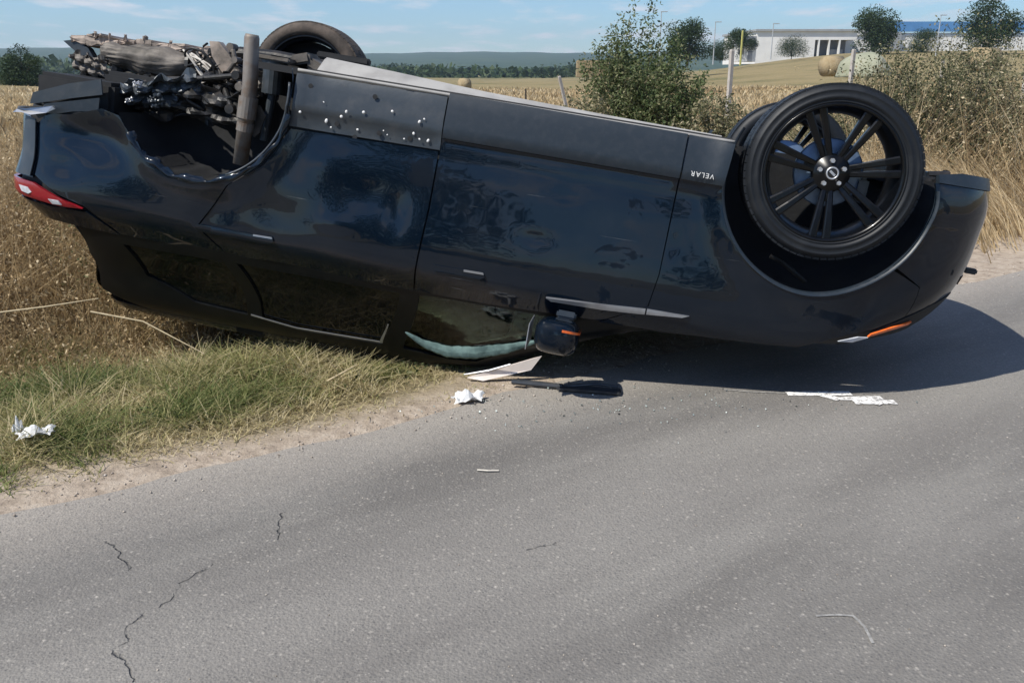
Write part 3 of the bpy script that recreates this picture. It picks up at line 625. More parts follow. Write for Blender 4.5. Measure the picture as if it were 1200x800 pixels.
part('spring_mount', M['alu'], lambda bm: (box(bm, (1.33, .60, .205), (.17, .14, .022), bev=.006), box(bm, (1.43, .5, .185), (.10, .16, .05), Matrix.Rotation(.3, 3, 'Y'), bev=.01), box(bm, (1.50, .52, .205), (.08, .10, .05), Matrix.Rotation(-.4, 3, 'Y'), bev=.01)))
def hoses(bm):
    for k in range(9):
        p0 = np.array([.80 + .05 * random.random(), .5 + random.uniform(-.04, .04), .22 + .14 * random.random()]); p1 = np.array([1.10 + .08 * random.random(), .56, .36 + .12 * random.random()])
        pts = []
        for s in np.linspace(0, 1, 9): pts.append(tuple(p0 + (p1 - p0) * s + np.array([0, .02 * math.sin(s * 5 + k), .045 * math.sin(s * 3.14 * random.choice([1, 1.02]) + k * .7)])))
        tube(bm, pts, random.choice([.005, .007, .012]), 7)
hs = part('torn_brake_lines', mat('pale_bare_pipes', (.5, .47, .42), .5, noise=(20, (.25, .22, .19), .45, .7)), hoses, smooth=True)
def hoses2(bm):
    for k in range(7):
        p0 = np.array([.86 + .28 * random.random(), .5, .18 + .05 * random.random()]); d_ = np.array([random.uniform(-.12, .14), .02, random.uniform(.10, .2)])
        tube(bm, [tuple(p0 + d_ * s + [.03 * math.sin(s * 6 + k), 0, 0]) for s in np.linspace(0, 1, 8)], .006, 6)
part('wiring_loom', M['blackmetal'], hoses2, smooth=True)
def crumpled(name, m, c, L, Wd, rot, amp, seed, parent=None):
    """a crumpled, torn piece of sheet metal"""
    rg = np.random.default_rng(seed); n, k = 26, 14; V = []; F = []; mt_ = Matrix.Rotation(rot[1], 3, 'Y') @ Matrix.Rotation(rot[0], 3, 'X') @ Matrix.Rotation(rot[2], 3, 'Z'); ph = rg.uniform(0, 6, 6)
    for i in range(n + 1):
        for j in range(k + 1):
            u, v = i / n - .5, j / k - .5; e = 1 + (.35 * math.sin(u * 17 + ph[3]) if j in (0, k) else 0)
            h_ = amp * (abs(math.sin(u * 11 + v * 5 + ph[0])) + .6 * math.sin(v * 13 - u * 6 + ph[1]) + .4 * abs(math.sin(u * 23 + ph[2])) + rg.uniform(-.10, .10) + .25 * math.sin(u * 41 + v * 19 + ph[4]) * math.sin(v * 33 + ph[5]))
            V.append(tuple(mt_ @ Vector((u * L, h_, v * Wd * e)) + Vector(c)))
    for i in range(n):
        for j in range(k): a = i * (k + 1) + j; F.append((a, a + k + 1, a + k + 2, a + 1))
    o = mesh(name, V, F, m, parent or car); mo = o.modifiers.new('thickness', 'SOLIDIFY'); mo.thickness = .004; return o
crumpled('crumpled_floor_sheet', M['blackmetal'], (.92, .62, .475), .62, .16, (.3, .05, .1), .035, 1)
crumpled('crumpled_floor_sheet', M['bare'], (.78, .66, .425), .40, .12, (.5, .25, -.1), .030, 2)
crumpled('crumpled_floor_sheet', M['blackmetal'], (1.10, .58, .41), .32, .16, (.1, -.3, .2), .035, 3)
crumpled('torn_bracket_sheet', M['alu'], (.28, .48, .375), .22, .10, (.4, .1, .2), .016, 4)
crumpled('torn_bracket_sheet', M['blackmetal'], (.42, .42, .45), .46, .16, (.2, .0, .1), .030, 5)
crumpled('torn_bracket_sheet', M['beige'], (.62, .60, .455), .14, .07, (.5, .5, .2), .020, 6)
crumpled('torn_bracket_sheet', M['alu'], (1.17, .55, .33), .20, .14, (.3, .8, .2), .03, 7)
crumpled('bright_torn_metal', M['silver'], (.69, .72, .425), .045, .025, (.3, .1, .2), .014, 8)
crumpled('bright_torn_metal', M['bare'], (.80, .74, .485), .08, .05, (.3, .6, .2), .010, 9)
crumpled('bright_torn_metal', M['trim'], (.66, .74, .505), .04, .015, (.3, .3, .2), .010, 10)
part('bumper_beam', M['hull'], lambda bm: (box(bm, (.40, .55, .52), (.40, .5, .16), bev=.02), box(bm, (.62, .5, .44), (.34, .3, .10), bev=.02)))
for k_, (p0, p1, r_) in enumerate((((.90, .40, .22), (1.17, .72, .47), .014), ((1.02, .45, .18), (1.20, .70, .36), .012), ((.62, .52, .40), (1.16, .66, .31), .013), ((.95, .5, .40), (1.12, .6, .24), .010))):
    part('suspension_link', M['alu'] if k_ % 2 else M['blackmetal'], lambda bm: (tube(bm, [p0, tuple((np.array(p0) + np.array(p1)) / 2 + [0, 0, .012]), p1], [r_, r_ * 1.25, r_], 10), tube(bm, [(p0[0], p0[1] - .03, p0[2]), (p0[0], p0[1] + .03, p0[2])], r_ * 1.6, 14), tube(bm, [(p1[0], p1[1] - .03, p1[2]), (p1[0], p1[1] + .03, p1[2])], r_ * 1.6, 14)))
part('coil_spring', M['blackmetal'], lambda bm: tube(bm, [(1.12 + .055 * math.cos(a_), .50 + .055 * math.sin(a_), .22 + .012 * a_) for a_ in np.linspace(0, 20, 90)], .008, 7), smooth=True)
part('hanging_hose', M['blackmetal'], lambda bm: tube(bm, [(.93 - .08 * math.cos(q_), .6 + .02 * math.sin(q_), .255 - .065 * math.sin(q_) + .02 * q_) for q_ in np.linspace(-.2, 3.6, 18)], .006, 8), smooth=True)
part('hanging_hose', M['blackmetal'], lambda bm: tube(bm, [(.70, .6, .40), (.76, .64, .37), (.84, .66, .40), (.92, .66, .47), (1.00, .66, .50)], .010, 8), smooth=True)
def dive(bm):
    tube(bm, [(.86, .30, .24), (1.0, .3, .2), (1.2, .3, .19), (1.55, .3, .2)], .035, 10); tube(bm, [(1.05, -.7, .29), (1.05, .5, .33)], .03, 10)
    tube(bm, [(1.0, -.15, .3), (1.1, .15, .3)], .13, 14); box(bm, (1.3, .1, .25), (.3, .8, .06), bev=.01); box(bm, (1.22, .42, .21), (.16, .2, .05), Matrix.Rotation(.3, 3, 'Z'), bev=.01)
part('rear_differential', M['blackmetal'], dive)
# jagged bright lip of the torn rear arch
V = []; F = []; pts = arc(AR, AR[2] + .004, 10, 140, 60)
for i, (a, b_) in enumerate(pts):
    P0 = body(a, b_); w_ = .014 + .010 * math.sin(i * .55) + .006 * math.sin(i * 1.3 + 1) + random.uniform(0, .004); d_ = np.array([AR[0] - a, 0, AR[1] - b_]); d_ /= np.linalg.norm(d_)
    V += [P0 + [0, .006, 0] - d_ * (.008 + .004 * math.sin(i * .9)), P0 + [0, .012 + .006 * math.sin(i * .7), 0] + d_ * w_ * .4, P0 + [0, -.02 + .01 * math.sin(i * 2.7), 0] + d_ * w_]
for i in range(60): F += [(3 * i, 3 * i + 1, 3 * i + 4, 3 * i + 3), (3 * i + 1, 3 * i + 2, 3 * i + 5, 3 * i + 4)]
mesh('torn_arch_lip', V, F, M['paint'], car, True)
part('arch_seal', M['bare'], lambda bm: tube(bm, [tuple(body(a, b_) + [0, .004, 0]) for a, b_ in arc(AR, AR[2] - .012, -8, 66, 26)], .006, 7), smooth=True)
# nose: lower structure seen past the wheel, tow eye
part('front_crossmember', M['blackmetal'], lambda bm: (box(bm, (4.50, .5, .27), (.12, .3, .05), bev=.01), tube(bm, [(4.46, .5, .24), (4.55, .5, .225)], .018, 8), box(bm, (4.55, .45, .235), (.03, .05, .06), bev=.006)))
part('tow_eye_cover', M['clad'], lambda bm: box(bm, (4.835, .30, .655), (.06, .05, .028), bev=.006))
part('brake_hose', M['blackmetal'], lambda bm: tube(bm, [(3.80, .80, .70), (3.86, .8, .72), (3.93, .8, .76), (3.98, .78, .79)], .012, 8))

# ------------------------------------------------------------------ ROAD FRAME
E0 = np.array([-.156, 3.68]); ED = np.array([.829, .559]); EN = np.array([-.559, .829])
def dof(x, y): return (np.asarray(x) - E0[0]) * EN[0] + (np.asarray(y) - E0[1]) * EN[1]
def sof(x, y): return (np.asarray(x) - E0[0]) * ED[0] + (np.asarray(y) - E0[1]) * ED[1]
def xy(s, d): return E0[0] + s * ED[0] + d * EN[0], E0[1] + s * ED[1] + d * EN[1]
def sst(a, b, x): t_ = np.clip((x - a) / (b - a), 0, 1); return t_ * t_ * (3 - 2 * t_)
def hgt(x, y):
    x = np.asarray(x, float); y = np.asarray(y, float); d = dof(x, y); s = sof(x, y)
    dd = np.where(d > -3, d, -6.2 - d)
    edge = -.015 - .01 * sst(0, .4, dd) + .02 * np.sin(s * 3.1) * np.sin(dd * 4) * sst(.1, .6, dd)
    ditch = -.16 * np.exp(-((dd - 1.9) / .5)**2) * (1 - .6 * sst(1.5, 4, s))
    bank = .32 * sst(1.8, 3.4, dd) * (1 - .5 * sst(4, 10, s)) 
    r = np.hypot(x, y); ang = x / np.maximum(np.abs(y), 1)
    far = 6.2 * sst(.12, .42, ang) * sst(40, 270, r) - 2.0 * sst(80, 300, r) * (1 - sst(.0, .25, ang)) - sst(12, 45, r) * .35
    rough = .05 * (np.sin(x * .9 + 1.3 * np.sin(y * .7)) * np.sin(y * 1.1)) * sst(2.5, 5, dd) + .25 * np.sin(x * .05 + 1) * np.sin(y * .043) * sst(15, 80, r)
    h_ = edge + ditch + bank + rough + np.where(y > 0, far, -.3 * sst(12, 45, r))
    return np.where((dd < 0), -.03, h_)

# ground sheet: polar grid out to the horizon
def groundmat():
    m = D.materials.new('dry_field_ground'); m.use_nodes = True; t = m.node_tree; b = t.nodes['Principled BSDF']; b.inputs['Roughness'].default_value = .95; b.inputs['Specular IOR Level'].default_value = .1
    geo = N(t, 'ShaderNodeNewGeometry')
    def noise(sc, det=8): n = N(t, 'ShaderNodeTexNoise', Scale=sc, Detail=float(det), Roughness=.65); t.links.new(geo.outputs['Position'], n.inputs[0]); return n
    def ramp(n, els):
        r = N(t, 'ShaderNodeValToRGB'); e = r.color_ramp.elements
        e[0].position, e[0].color = els[0][0], (*els[0][1], 1); e[1].position, e[1].color = els[-1][0], (*els[-1][1], 1)
        for p, c in els[1:-1]: k = e.new(p); k.color = (*c, 1)
        t.links.new(n.outputs[0], r.inputs[0]); return r
    def mixer(f, a, c):
        x = N(t, 'ShaderNodeMix', data_type='RGBA'); t.links.new(f, x.inputs[0]); t.links.new(a, x.inputs[6]); t.links.new(c, x.inputs[7]); return x.outputs[2]
    def attr(n): a = N(t, 'ShaderNodeAttribute', attribute_name=n); return a.outputs['Fac']
    field = ramp(noise(.06), [(.34, (.09, .10, .04)), (.45, (.22, .18, .09)), (.54, (.29, .23, .12)), (.62, (.15, .14, .06)), (.72, (.30, .22, .13))])
    fine = ramp(noise(3.5), [(.35, (.13, .11, .055)), (.5, (.24, .19, .10)), (.7, (.33, .27, .16))])
    mixf = N(t, 'ShaderNodeMix', data_type='RGBA'); mixf.inputs[0].default_value = .4; t.links.new(field.outputs[0], mixf.inputs[6]); t.links.new(fine.outputs[0], mixf.inputs[7])
    sand = ramp(noise(14), [(.3, (.26, .21, .165)), (.5, (.40, .33, .26)), (.72, (.50, .43, .35))])
    verge = ramp(noise(9), [(.35, (.14, .12, .06)), (.55, (.27, .22, .13)), (.7, (.38, .31, .20))])
    far = ramp(noise(.012), [(.40, (.05, .07, .03)), (.48, (.10, .12, .05)), (.56, (.30, .25, .13)), (.7, (.07, .09, .035))])
    c = mixer(attr('verge'), mixf.outputs[2], verge.outputs[0]); c = mixer(attr('sand'), c, sand.outputs[0]); c = mixer(attr('far'), c, far.outputs[0])
    t.links.new(c, b.inputs['Base Color'])
    k = N(t, 'ShaderNodeBump', Strength=.8, Distance=.02); t.links.new(noise(45).outputs[0], k.inputs['Height']); t.links.new(k.outputs[0], b.inputs['Normal'])
    return m
rr = np.concatenate([np.linspace(.0, 12, 110), np.geomspace(12.3, 2400, 90)]); na = 360
aa = np.linspace(0, 2 * np.pi, na, endpoint=False); RR, AA = np.meshgrid(rr[1:], aa, indexing='ij'); X = RR * np.cos(AA) + .3; Y = RR * np.sin(AA) + 3.5
V = np.stack([X, Y, hgt(X, Y)], -1).reshape(-1, 3); nr = len(rr) - 1
i, j = np.meshgrid(np.arange(nr - 1), np.arange(na), indexing='ij'); a = (i * na + j).ravel(); b_ = (i * na + (j + 1) % na).ravel(); F = np.stack([a, a + na, b_ + na, b_], -1)
V = np.concatenate([V, [[.3, 3.5, float(hgt(.3, 3.5))]]]); 
F = np.concatenate([F, np.array([[k, (k + 1) % na, (k + 1) % na, len(V) - 1] for k in range(0)]).reshape(-1, 4).astype(int)])
gm = groundmat(); gr_ = bfast('ground', V, F, gm); gr_['kind'] = 'structure'
bmg = bmesh.new(); bmg.from_mesh(gr_.data); bmg.verts.ensure_lookup_table(); cv = bmg.verts[len(V) - 1]
for k in range(na): bmg.faces.new((bmg.verts[k], bmg.verts[(k + 1) % na], cv))
bmesh.ops.recalc_face_normals(bmg, faces=bmg.faces); bmg.to_mesh(gr_.data); bmg.free(); gr_.data.polygons.foreach_set('use_smooth', [True] * len(gr_.data.polygons))
gv = np.empty(len(gr_.data.vertices) * 3, np.float32); gr_.data.vertices.foreach_get('co', gv); gv = gv.reshape(-1, 3)
dv = dof(gv[:, 0], gv[:, 1]); dv = np.where(dv > -3, dv, -6.2 - dv); sv = sof(gv[:, 0], gv[:, 1]); rv = np.hypot(gv[:, 0], gv[:, 1])
sw = .13 + .6 * sst(1.2, 4, sv) + .08 * np.sin(sv * 2.3)
for nm, val in (('sand', 1 - sst(sw, sw + .35, dv)), ('verge', 1 - sst(4, 9, dv)), ('far', sst(300, 520, rv))):
    at = gr_.data.attributes.new(nm, 'FLOAT', 'POINT'); at.data.foreach_set('value', val.astype(np.float32))

# road sheet
def roadmat():
    m = D.materials.new('worn_asphalt'); m.use_nodes = True; t = m.node_tree; b = t.nodes['Principled BSDF']; b.inputs['Roughness'].default_value = .82; b.inputs['Specular IOR Level'].default_value = .25
    geo = N(t, 'ShaderNodeNewGeometry'); P_ = geo.outputs['Position']
    def noise(sc, det=6, v=P_, rough=.6): n = N(t, 'ShaderNodeTexNoise', Scale=sc, Detail=float(det), Roughness=rough); t.links.new(v, n.inputs[0]); return n.outputs[0]
    def mr(s, a0, a1, b0=0., b1=1.): r = N(t, 'ShaderNodeMapRange'); [r.inputs[k].__setattr__('default_value', v) for k, v in zip((1, 2, 3, 4), (a0, a1, b0, b1))]; t.links.new(s, r.inputs[0]); return r.outputs[0]
    def ma(op, a, c): n = N(t, 'ShaderNodeMath', operation=op); [(t.links.new(v, n.inputs[k]) if hasattr(v, 'links') else n.inputs[k].__setattr__('default_value', v)) for k, v in ((0, a), (1, c))]; return n.outputs[0]
    def mix(f, a, c):
        x = N(t, 'ShaderNodeMix', data_type='RGBA')
        for k, v in ((0, f), (6, a), (7, c)):
            if hasattr(v, 'links'): t.links.new(v, x.inputs[k])
            else: x.inputs[k].default_value = v if k == 0 else (*v, 1)
        return x.outputs[2]
    # coordinates along the road
    mp_ = N(t, 'ShaderNodeMapping', vector_type='TEXTURE'); mp_.inputs['Location'].default_value = (E0[0], E0[1], 0); mp_.inputs['Rotation'].default_value = (0, 0, math.atan2(ED[1], ED[0])); t.links.new(P_, mp_.inputs[0])
    sx = N(t, 'ShaderNodeSeparateXYZ'); t.links.new(mp_.outputs[0], sx.inputs[0]); d = sx.outputs[1]
    st_ = N(t, 'ShaderNodeMapping'); st_.inputs['Scale'].default_value = (.35, 1.4, 1); t.links.new(mp_.outputs[0], st_.inputs[0])
    blot = noise(1.6, 5, st_.outputs[0]); fine = noise(260, 3); mid = noise(28, 5); big = noise(.9, 4)
    base = mix(mr(blot, .38, .64), (.160, .149, .135), (.250, .236, .212))
    base = mix(ma('MULTIPLY', mr(ma('ABSOLUTE', ma('ADD', d, 1.13), 0), .05, .50, 1., 0.), .50), base, (.32, .30, .27))   # dusty crown between the wheel tracks
    base = mix(mr(ma('ADD', d, ma('MULTIPLY', mid, .35)), -.30, .12, 0., .75), base, (.40, .36, .31))                       # sand blown on the edge
    base = mix(mr(big, .5, .75, 0., .25), base, (.235, .215, .20))
    vo = N(t, 'ShaderNodeTexVoronoi', Scale=115.0); t.links.new(P_, vo.inputs[0]); sc_ = N(t, 'ShaderNodeSeparateColor'); t.links.new(vo.outputs['Color'], sc_.inputs[0])
    dot = ma('MULTIPLY', mr(vo.outputs['Distance'], .12, .42, 1., 0.), mr(sc_.outputs[0], .66, .92)); base = mix(ma('MULTIPLY', dot, .62), base, (.46, .43, .38))
    dk = ma('MULTIPLY', mr(vo.outputs['Distance'], .15, .45, 1., 0.), mr(sc_.outputs[1], .70, .9)); base = mix(ma('MULTIPLY', dk, .6), base, (.07, .07, .072))
    v2 = N(t, 'ShaderNodeTexVoronoi', Scale=42.0); t.links.new(P_, v2.inputs[0]); s2 = N(t, 'ShaderNodeSeparateColor'); t.links.new(v2.outputs['Color'], s2.inputs[0])
    base = mix(ma('MULTIPLY', mr(v2.outputs['Distance'], .10, .30, 1., 0.), mr(s2.outputs[0], .60, .90, 0., .62)), base, (.52, .48, .42))
    v4 = N(t, 'ShaderNodeTexVoronoi', Scale=75.0); t.links.new(P_, v4.inputs[0]); s4 = N(t, 'ShaderNodeSeparateColor'); t.links.new(v4.outputs['Color'], s4.inputs[0])
    base = mix(ma('MULTIPLY', mr(v4.outputs['Distance'], .15, .45, 1., 0.), mr(s4.outputs[1], .55, .9, 0., .5)), base, (.09, .088, .085))
    base = mix(ma('MULTIPLY', mr(v4.outputs['Distance'], .15, .45, 1., 0.), mr(s4.outputs[0], .72, .9, 0., .5)), base, (.42, .385, .34))
    base = mix(ma('MULTIPLY', mr(noise(70, 4), .42, .62), .22), base, (.11, .11, .11)); base = mix(ma('MULTIPLY', mr(fine, .35, .65), .30), base, (.10, .10, .10))
    # cracks: distance to short segments, broken up by noise
    wob = N(t, 'ShaderNodeVectorMath', operation='MULTIPLY_ADD'); nn_ = N(t, 'ShaderNodeTexNoise', Scale=22.0, Detail=3.0); t.links.new(P_, nn_.inputs[0]); t.links.new(nn_.outputs['Color'], wob.inputs[0]); wob.inputs[1].default_value = (.05, .05, 0); t.links.new(P_, wob.inputs[2])
    w3 = N(t, 'ShaderNodeVectorMath', operation='MULTIPLY'); t.links.new(wob.outputs[0], w3.inputs[0]); w3.inputs[1].default_value = (1, 1, 0)
    segs = CRACKS; tot = None
    for (x0, y0, x1, y1) in segs:
        s_ = N(t, 'ShaderNodeVectorMath', operation='SUBTRACT'); t.links.new(w3.outputs[0], s_.inputs[0]); s_.inputs[1].default_value = (x0 + .025, y0 + .025, 0)
        L = math.hypot(x1 - x0, y1 - y0); ux, uy = (x1 - x0) / L, (y1 - y0) / L
        dt = N(t, 'ShaderNodeVectorMath', operation='DOT_PRODUCT'); t.links.new(s_.outputs[0], dt.inputs[0]); dt.inputs[1].default_value = (ux, uy, 0)
        cl = N(t, 'ShaderNodeClamp'); cl.inputs[2].default_value = L; t.links.new(dt.outputs['Value'], cl.inputs[0])
        pr = N(t, 'ShaderNodeVectorMath', operation='SCALE'); pr.inputs[0].default_value = (ux, uy, 0); t.links.new(cl.outputs[0], pr.inputs['Scale'])
        ds = N(t, 'ShaderNodeVectorMath', operation='DISTANCE'); t.links.new(s_.outputs[0], ds.inputs[0]); t.links.new(pr.outputs[0], ds.inputs[1])
        tot = ds.outputs['Value'] if tot is None else ma('MINIMUM', tot, ds.outputs['Value'])
    crk = ma('MULTIPLY', mr(tot, .001, .005, 1., 0.), mr(noise(16, 3), .36, .54)); base = mix(ma('MULTIPLY', crk, .6), base, (.05, .05, .05))
    t.links.new(base, b.inputs['Base Color'])
    hsum = ma('ADD', ma('MULTIPLY', fine, .5), ma('ADD', ma('MULTIPLY', vo.outputs['Distance'], -.7), ma('MULTIPLY', crk, -2.0)))
    k = N(t, 'ShaderNodeBump', Strength=.8, Distance=.004); t.links.new(hsum, k.inputs['Height']); t.links.new(k.outputs[0], b.inputs['Normal'])
    return m
_c1 = [(-.914, 2.317), (-.972, 2.211), (-.972, 2.125), (-1.022, 2.069), (-1.044, 1.992), (-1.012, 1.944), (-1.04, 1.909), (-.973, 1.841), (-.935, 1.787), (-.93, 1.70)]; _c2 = [(-1.298, 2.458), (-1.221, 2.376), (-1.148, 2.284)]; _c3 = [(-.781, 2.638), (-.757, 2.469)]
CRACKS = [(*p, *q) for L_ in (_c1, _c2, _c3) for p, q in zip(L_, L_[1:])] + [(.05, 2.4, .14, 2.44)]
V = []; F = []; ss = np.concatenate([np.linspace(-60, -12, 20), np.linspace(-11.9, 14, 220), np.linspace(14.5, 90, 30)]); dl = [-6.2, -5, -3.1, -1.5, -.6, -.2, 0]
for s in ss:
    for d in dl:
        dd = d
        if d == 0: dd = .025 * math.sin(s * 2.1) + .018 * math.sin(s * 5.3 + 1) + .012 * math.sin(s * 13) + random.uniform(-.008, .008)
        x_, y_ = xy(s, dd); V.append((x_, y_, -.004 * (d == 0)))
for i in range(len(ss) - 1):
    for j in range(6): a = i * 7 + j; F.append((a, a + 7, a + 8, a + 1))
rd_ = mesh('road', V, F, roadmat()); rd_['kind'] = 'structure'

# ------------------------------------------------------------------ vegetation generators
def blades(n, X, Y, Z, hh, lean, wd, tone, curve=.5, segs=2, az=None):
    """curved tapering grass blades; returns V, F(quads), tone"""
    az = rng.uniform(0, 2 * np.pi, n) if az is None else az; fa = rng.uniform(0, np.pi, n)
    V = np.zeros((n, (segs + 1) * 2, 3)); dx_, dy_ = np.cos(az), np.sin(az); wx, wy = np.cos(fa), np.sin(fa)
    for k in range(segs + 1):
        t_ = k / segs; bend = lean * hh * (t_**(1 + curve)); zz = hh * t_ * (1 - .25 * lean * t_); w = wd * (1 - t_ * .85)
        for s_, q in ((-1, 0), (1, 1)):
            V[:, 2 * k + q, 0] = X + dx_ * bend + s_ * wx * w; V[:, 2 * k + q, 1] = Y + dy_ * bend + s_ * wy * w; V[:, 2 * k + q, 2] = Z + zz
    base = np.arange(n)[:, None] * (segs + 1) * 2; F = np.concatenate([base + np.array([[2 * k, 2 * k + 1, 2 * k + 3, 2 * k + 2]]) for k in range(segs)])
    return V.reshape(-1, 3), F, np.repeat(tone, (segs + 1) * 2)
def leaves(C, size, tone, up=.3, asp=.45):
    """diamond leaves, folded along the midrib, at centres C"""
    n = len(C); d = rng.normal(size=(n, 3)); d[:, 2] = d[:, 2] * .8 + up; d /= np.linalg.norm(d, axis=1, keepdims=True)
    r = rng.normal(size=(n, 3)); w = np.cross(d, r); w /= np.linalg.norm(w, axis=1, keepdims=True) + 1e-9; nn_ = np.cross(d, w); s = np.asarray(size)[:, None] if np.ndim(size) else size
    V = np.stack([C - d * s, C + w * s * asp + nn_ * s * .15, C + d * s, C - w * s * asp + nn_ * s * .15], 1)
    return V.reshape(-1, 3), np.arange(n * 4).reshape(-1, 4), np.repeat(tone, 4)
def cat(*L):
    V, F, T = [], [], []; k = 0
    for v, f, t_ in L: V.append(v); F.append(f + k); T.append(t_); k += len(v)
    return np.concatenate(V), np.concatenate(F), np.concatenate(T)
M['grass'] = leafmat('verge_grass', [(.08, .125, .035), (.15, .19, .06), (.30, .29, .12), (.48, .41, .22), (.62, .53, .34)], tl=.35)
M['straw'] = leafmat('dry_straw', [(.11, .075, .04), (.27, .19, .10), (.45, .33, .18), (.60, .47, .28), (.74, .62, .42)], tl=.35)
M['dleaf'] = leafmat('dusty_leaf', [(.05, .06, .03), (.11, .12, .06), (.20, .19, .10), (.34, .30, .18), (.48, .42, .28)], tl=.35)
M['gleaf'] = leafmat('green_leaf', [(.03, .05, .018), (.055, .085, .03), (.095, .13, .05), (.17, .20, .09), (.30, .29, .16)], tl=.35)
M['tleaf'] = leafmat('tree_leaf', [(.016, .032, .012), (.028, .05, .018), (.045, .075, .026), (.07, .10, .04)])
M['bark'] = mat('grey_bark', (.11, .085, .06), .9, noise=(14, (.06, .05, .04), .4, .7), bump=(30, .6, .01))

ang_c = math.atan2(-.157, 1)
def incar(x, y, m=0.0):           # footprint of the car and how high its lowest skin is there
    X0 = np.stack([x - CT[0], y - CT[1]], -1); c_, s_ = CAR_R[0, 0], CAR_R[1, 0]; L = np.hypot(c_, s_); u = (X0[..., 0] * c_ + X0[..., 1] * s_) / L**2; v = (X0[..., 0] * s_ - X0[..., 1] * c_) / L + .10
    return u, v
def underlimit(x, y, hmax):
    u, v = incar(x, y)        # u along car from the tail, v lateral
    ins = (u > .0) & (u < 4.8) & (np.abs(v) < 1.05)
    lim = np.interp(u, [0, .4, 1.0, 2.0, 2.5, 3.2], [.50, .36, .28, .10, .02, .02])
    return np.where(ins, np.minimum(hmax, np.maximum(lim - .03, .02)), hmax)

# verge grass (green and straw, short) -------------------------------------------------
def scatter_sd(n, s0, s1, d0, d1):
    s = rng.uniform(s0, s1, n); d = rng.uniform(d0, d1, n); x, y = xy(s, d); return x, y, s, d
nb_ = lambda x, y, f: (np.sin(x * f + 1.7 * np.sin(y * f * .8)) * np.sin(y * f * 1.1 + 1.3 * np.sin(x * f * .7)))
x, y, s, d = scatter_sd(95000, -5, 1.3, .06, 2.2)
nz = nb_(x, y, 5.0) + .5 * nb_(x, y, 13.0); keep = (d > .21 + .10 * nz + .0 * s + rng.exponential(.10, len(x)) * 0 + rng.normal(0, .06, len(x))) & (rng.random(len(x)) < .45 + .5 * sst(-.6, .6, nz))
x, y, s, d, nz = [a[keep] for a in (x, y, s, d, nz)]; n = len(x)
clump = sst(.35, .8, nb_(x * 1.3 + 7, y * 1.3, 4.3)); green = np.clip(.5 - .45 * clump + .45 * nb_(x + 3, y, 3.1) + .25 * nz - .35 * (1 - sst(.3, .7, d)) - .2 * sst(1.1, 1.9, d) - .12, 0, 1)
tone = np.clip(1 - green + rng.normal(0, .18, n) - .10, 0, 1) * .95; hh = underlimit(x, y, (.030 + .075 * sst(.2, .7, d) + .02 * nz) * (1 + .35 * clump) * rng.uniform(.6, 1.7, n))
gs = bfast('verge_grass', *blades(n, x, y, hgt(x, y) - .01, hh, rng.uniform(.4, 1.8, n), rng.uniform(.0022, .0048, n), tone)[:2], M['grass'], tone=np.repeat(tone, 6))
tag(gs, 'short green and straw coloured grass growing on the road verge in front of the car', 'grass', kind='stuff')
# tall dry weeds on the bank, left of and behind the car tail
def weeds(name, label, n, region, hfun, nleaf, m1, m2, seedtone):
    x, y = region(n); n = len(x); hh = underlimit(x, y, hfun(x, y) * rng.uniform(.55, 1.15, n)); z = hgt(x, y) - .02
    tone = np.clip(rng.normal(seedtone, .2, n), 0, 1); az = rng.uniform(0, 2 * np.pi, n); lean = rng.uniform(.1, 1.3, n)
    b1 = blades(n, x, y, z, hh, lean, rng.uniform(.002, .0048, n), tone, az=az, segs=3)
    k = rng.integers(0, n, nleaf); t_ = rng.uniform(.15, 1.05, nleaf)**.8; bend = lean[k] * hh[k] * t_**1.5
    C = np.stack([x[k] + np.cos(az[k]) * bend, y[k] + np.sin(az[k]) * bend, z[k] + hh[k] * t_ * (1 - .25 * lean[k] * t_)], -1) + rng.normal(0, .018, (nleaf, 3))
    lt = np.clip(rng.normal(seedtone, .32, nleaf) + .12 * nb_(C[:, 0], C[:, 1], 4), 0, 1); b2 = leaves(C, rng.uniform(.005, .017, nleaf), lt)
    V, F, T = cat(b1, b2); o = bfast(name, V, F, m1, tone=T); tag(o, label, 'weeds', kind='stuff'); return o
def reg_left(n):
    s = rng.uniform(-7, .6, n); d = rng.uniform(1.15, 5.2, n); x, y = xy(s, d); k = (x > -7) & (d > 1.35 + .25 * nb_(x, y, 4) + .35 * sst(-1.2, .3, s)) & (rng.random(n) < .35 + .65 * sst(1.2, 2.2, d)); return x[k], y[k]
hl_ = lambda x, y: (.22 + .42 * sst(1.4, 3.0, dof(x, y))) * (1 + .25 * nb_(x, y, 2.3))
weeds('dry_weeds', 'tall tangled dry brown weeds on the bank under and beside the car tail', 44000, reg_left, hl_, 90000, M['straw'], None, .48)
def leafy(name, label, n, region, hf, m, size, cat_='weeds', tm=.4):
    x, y = region(n); n = len(x); hh = hf(x, y); C = np.stack([x, y, hgt(x, y) + hh * rng.uniform(0, 1, n)**.8], -1)
    lim = underlimit(x, y, np.full(n, 9.)); C[:, 2] = np.minimum(C[:, 2], np.where(lim < 8, hgt(x, y) + lim, 99))
    V, F, T = leaves(C, rng.uniform(.5, 1.2, n) * size, np.clip(rng.normal(tm, .22, n), 0, 1)); o = bfast(name, V, F, m, tone=T); tag(o, label, cat_, kind='stuff')
leafy('low_herbs', 'low green leafy herbs mixed into the dry weeds on the left bank', 26000, lambda n: (lambda x, y: (x[nb_(x, y, 2.7) > .15], y[nb_(x, y, 2.7) > .15]))(*xy(rng.uniform(-6, .3, n), rng.uniform(.5, 3.6, n))), lambda x, y: .05 + .25 * sst(1.2, 2.5, dof(x, y)), M['gleaf'], .014, tm=.6)
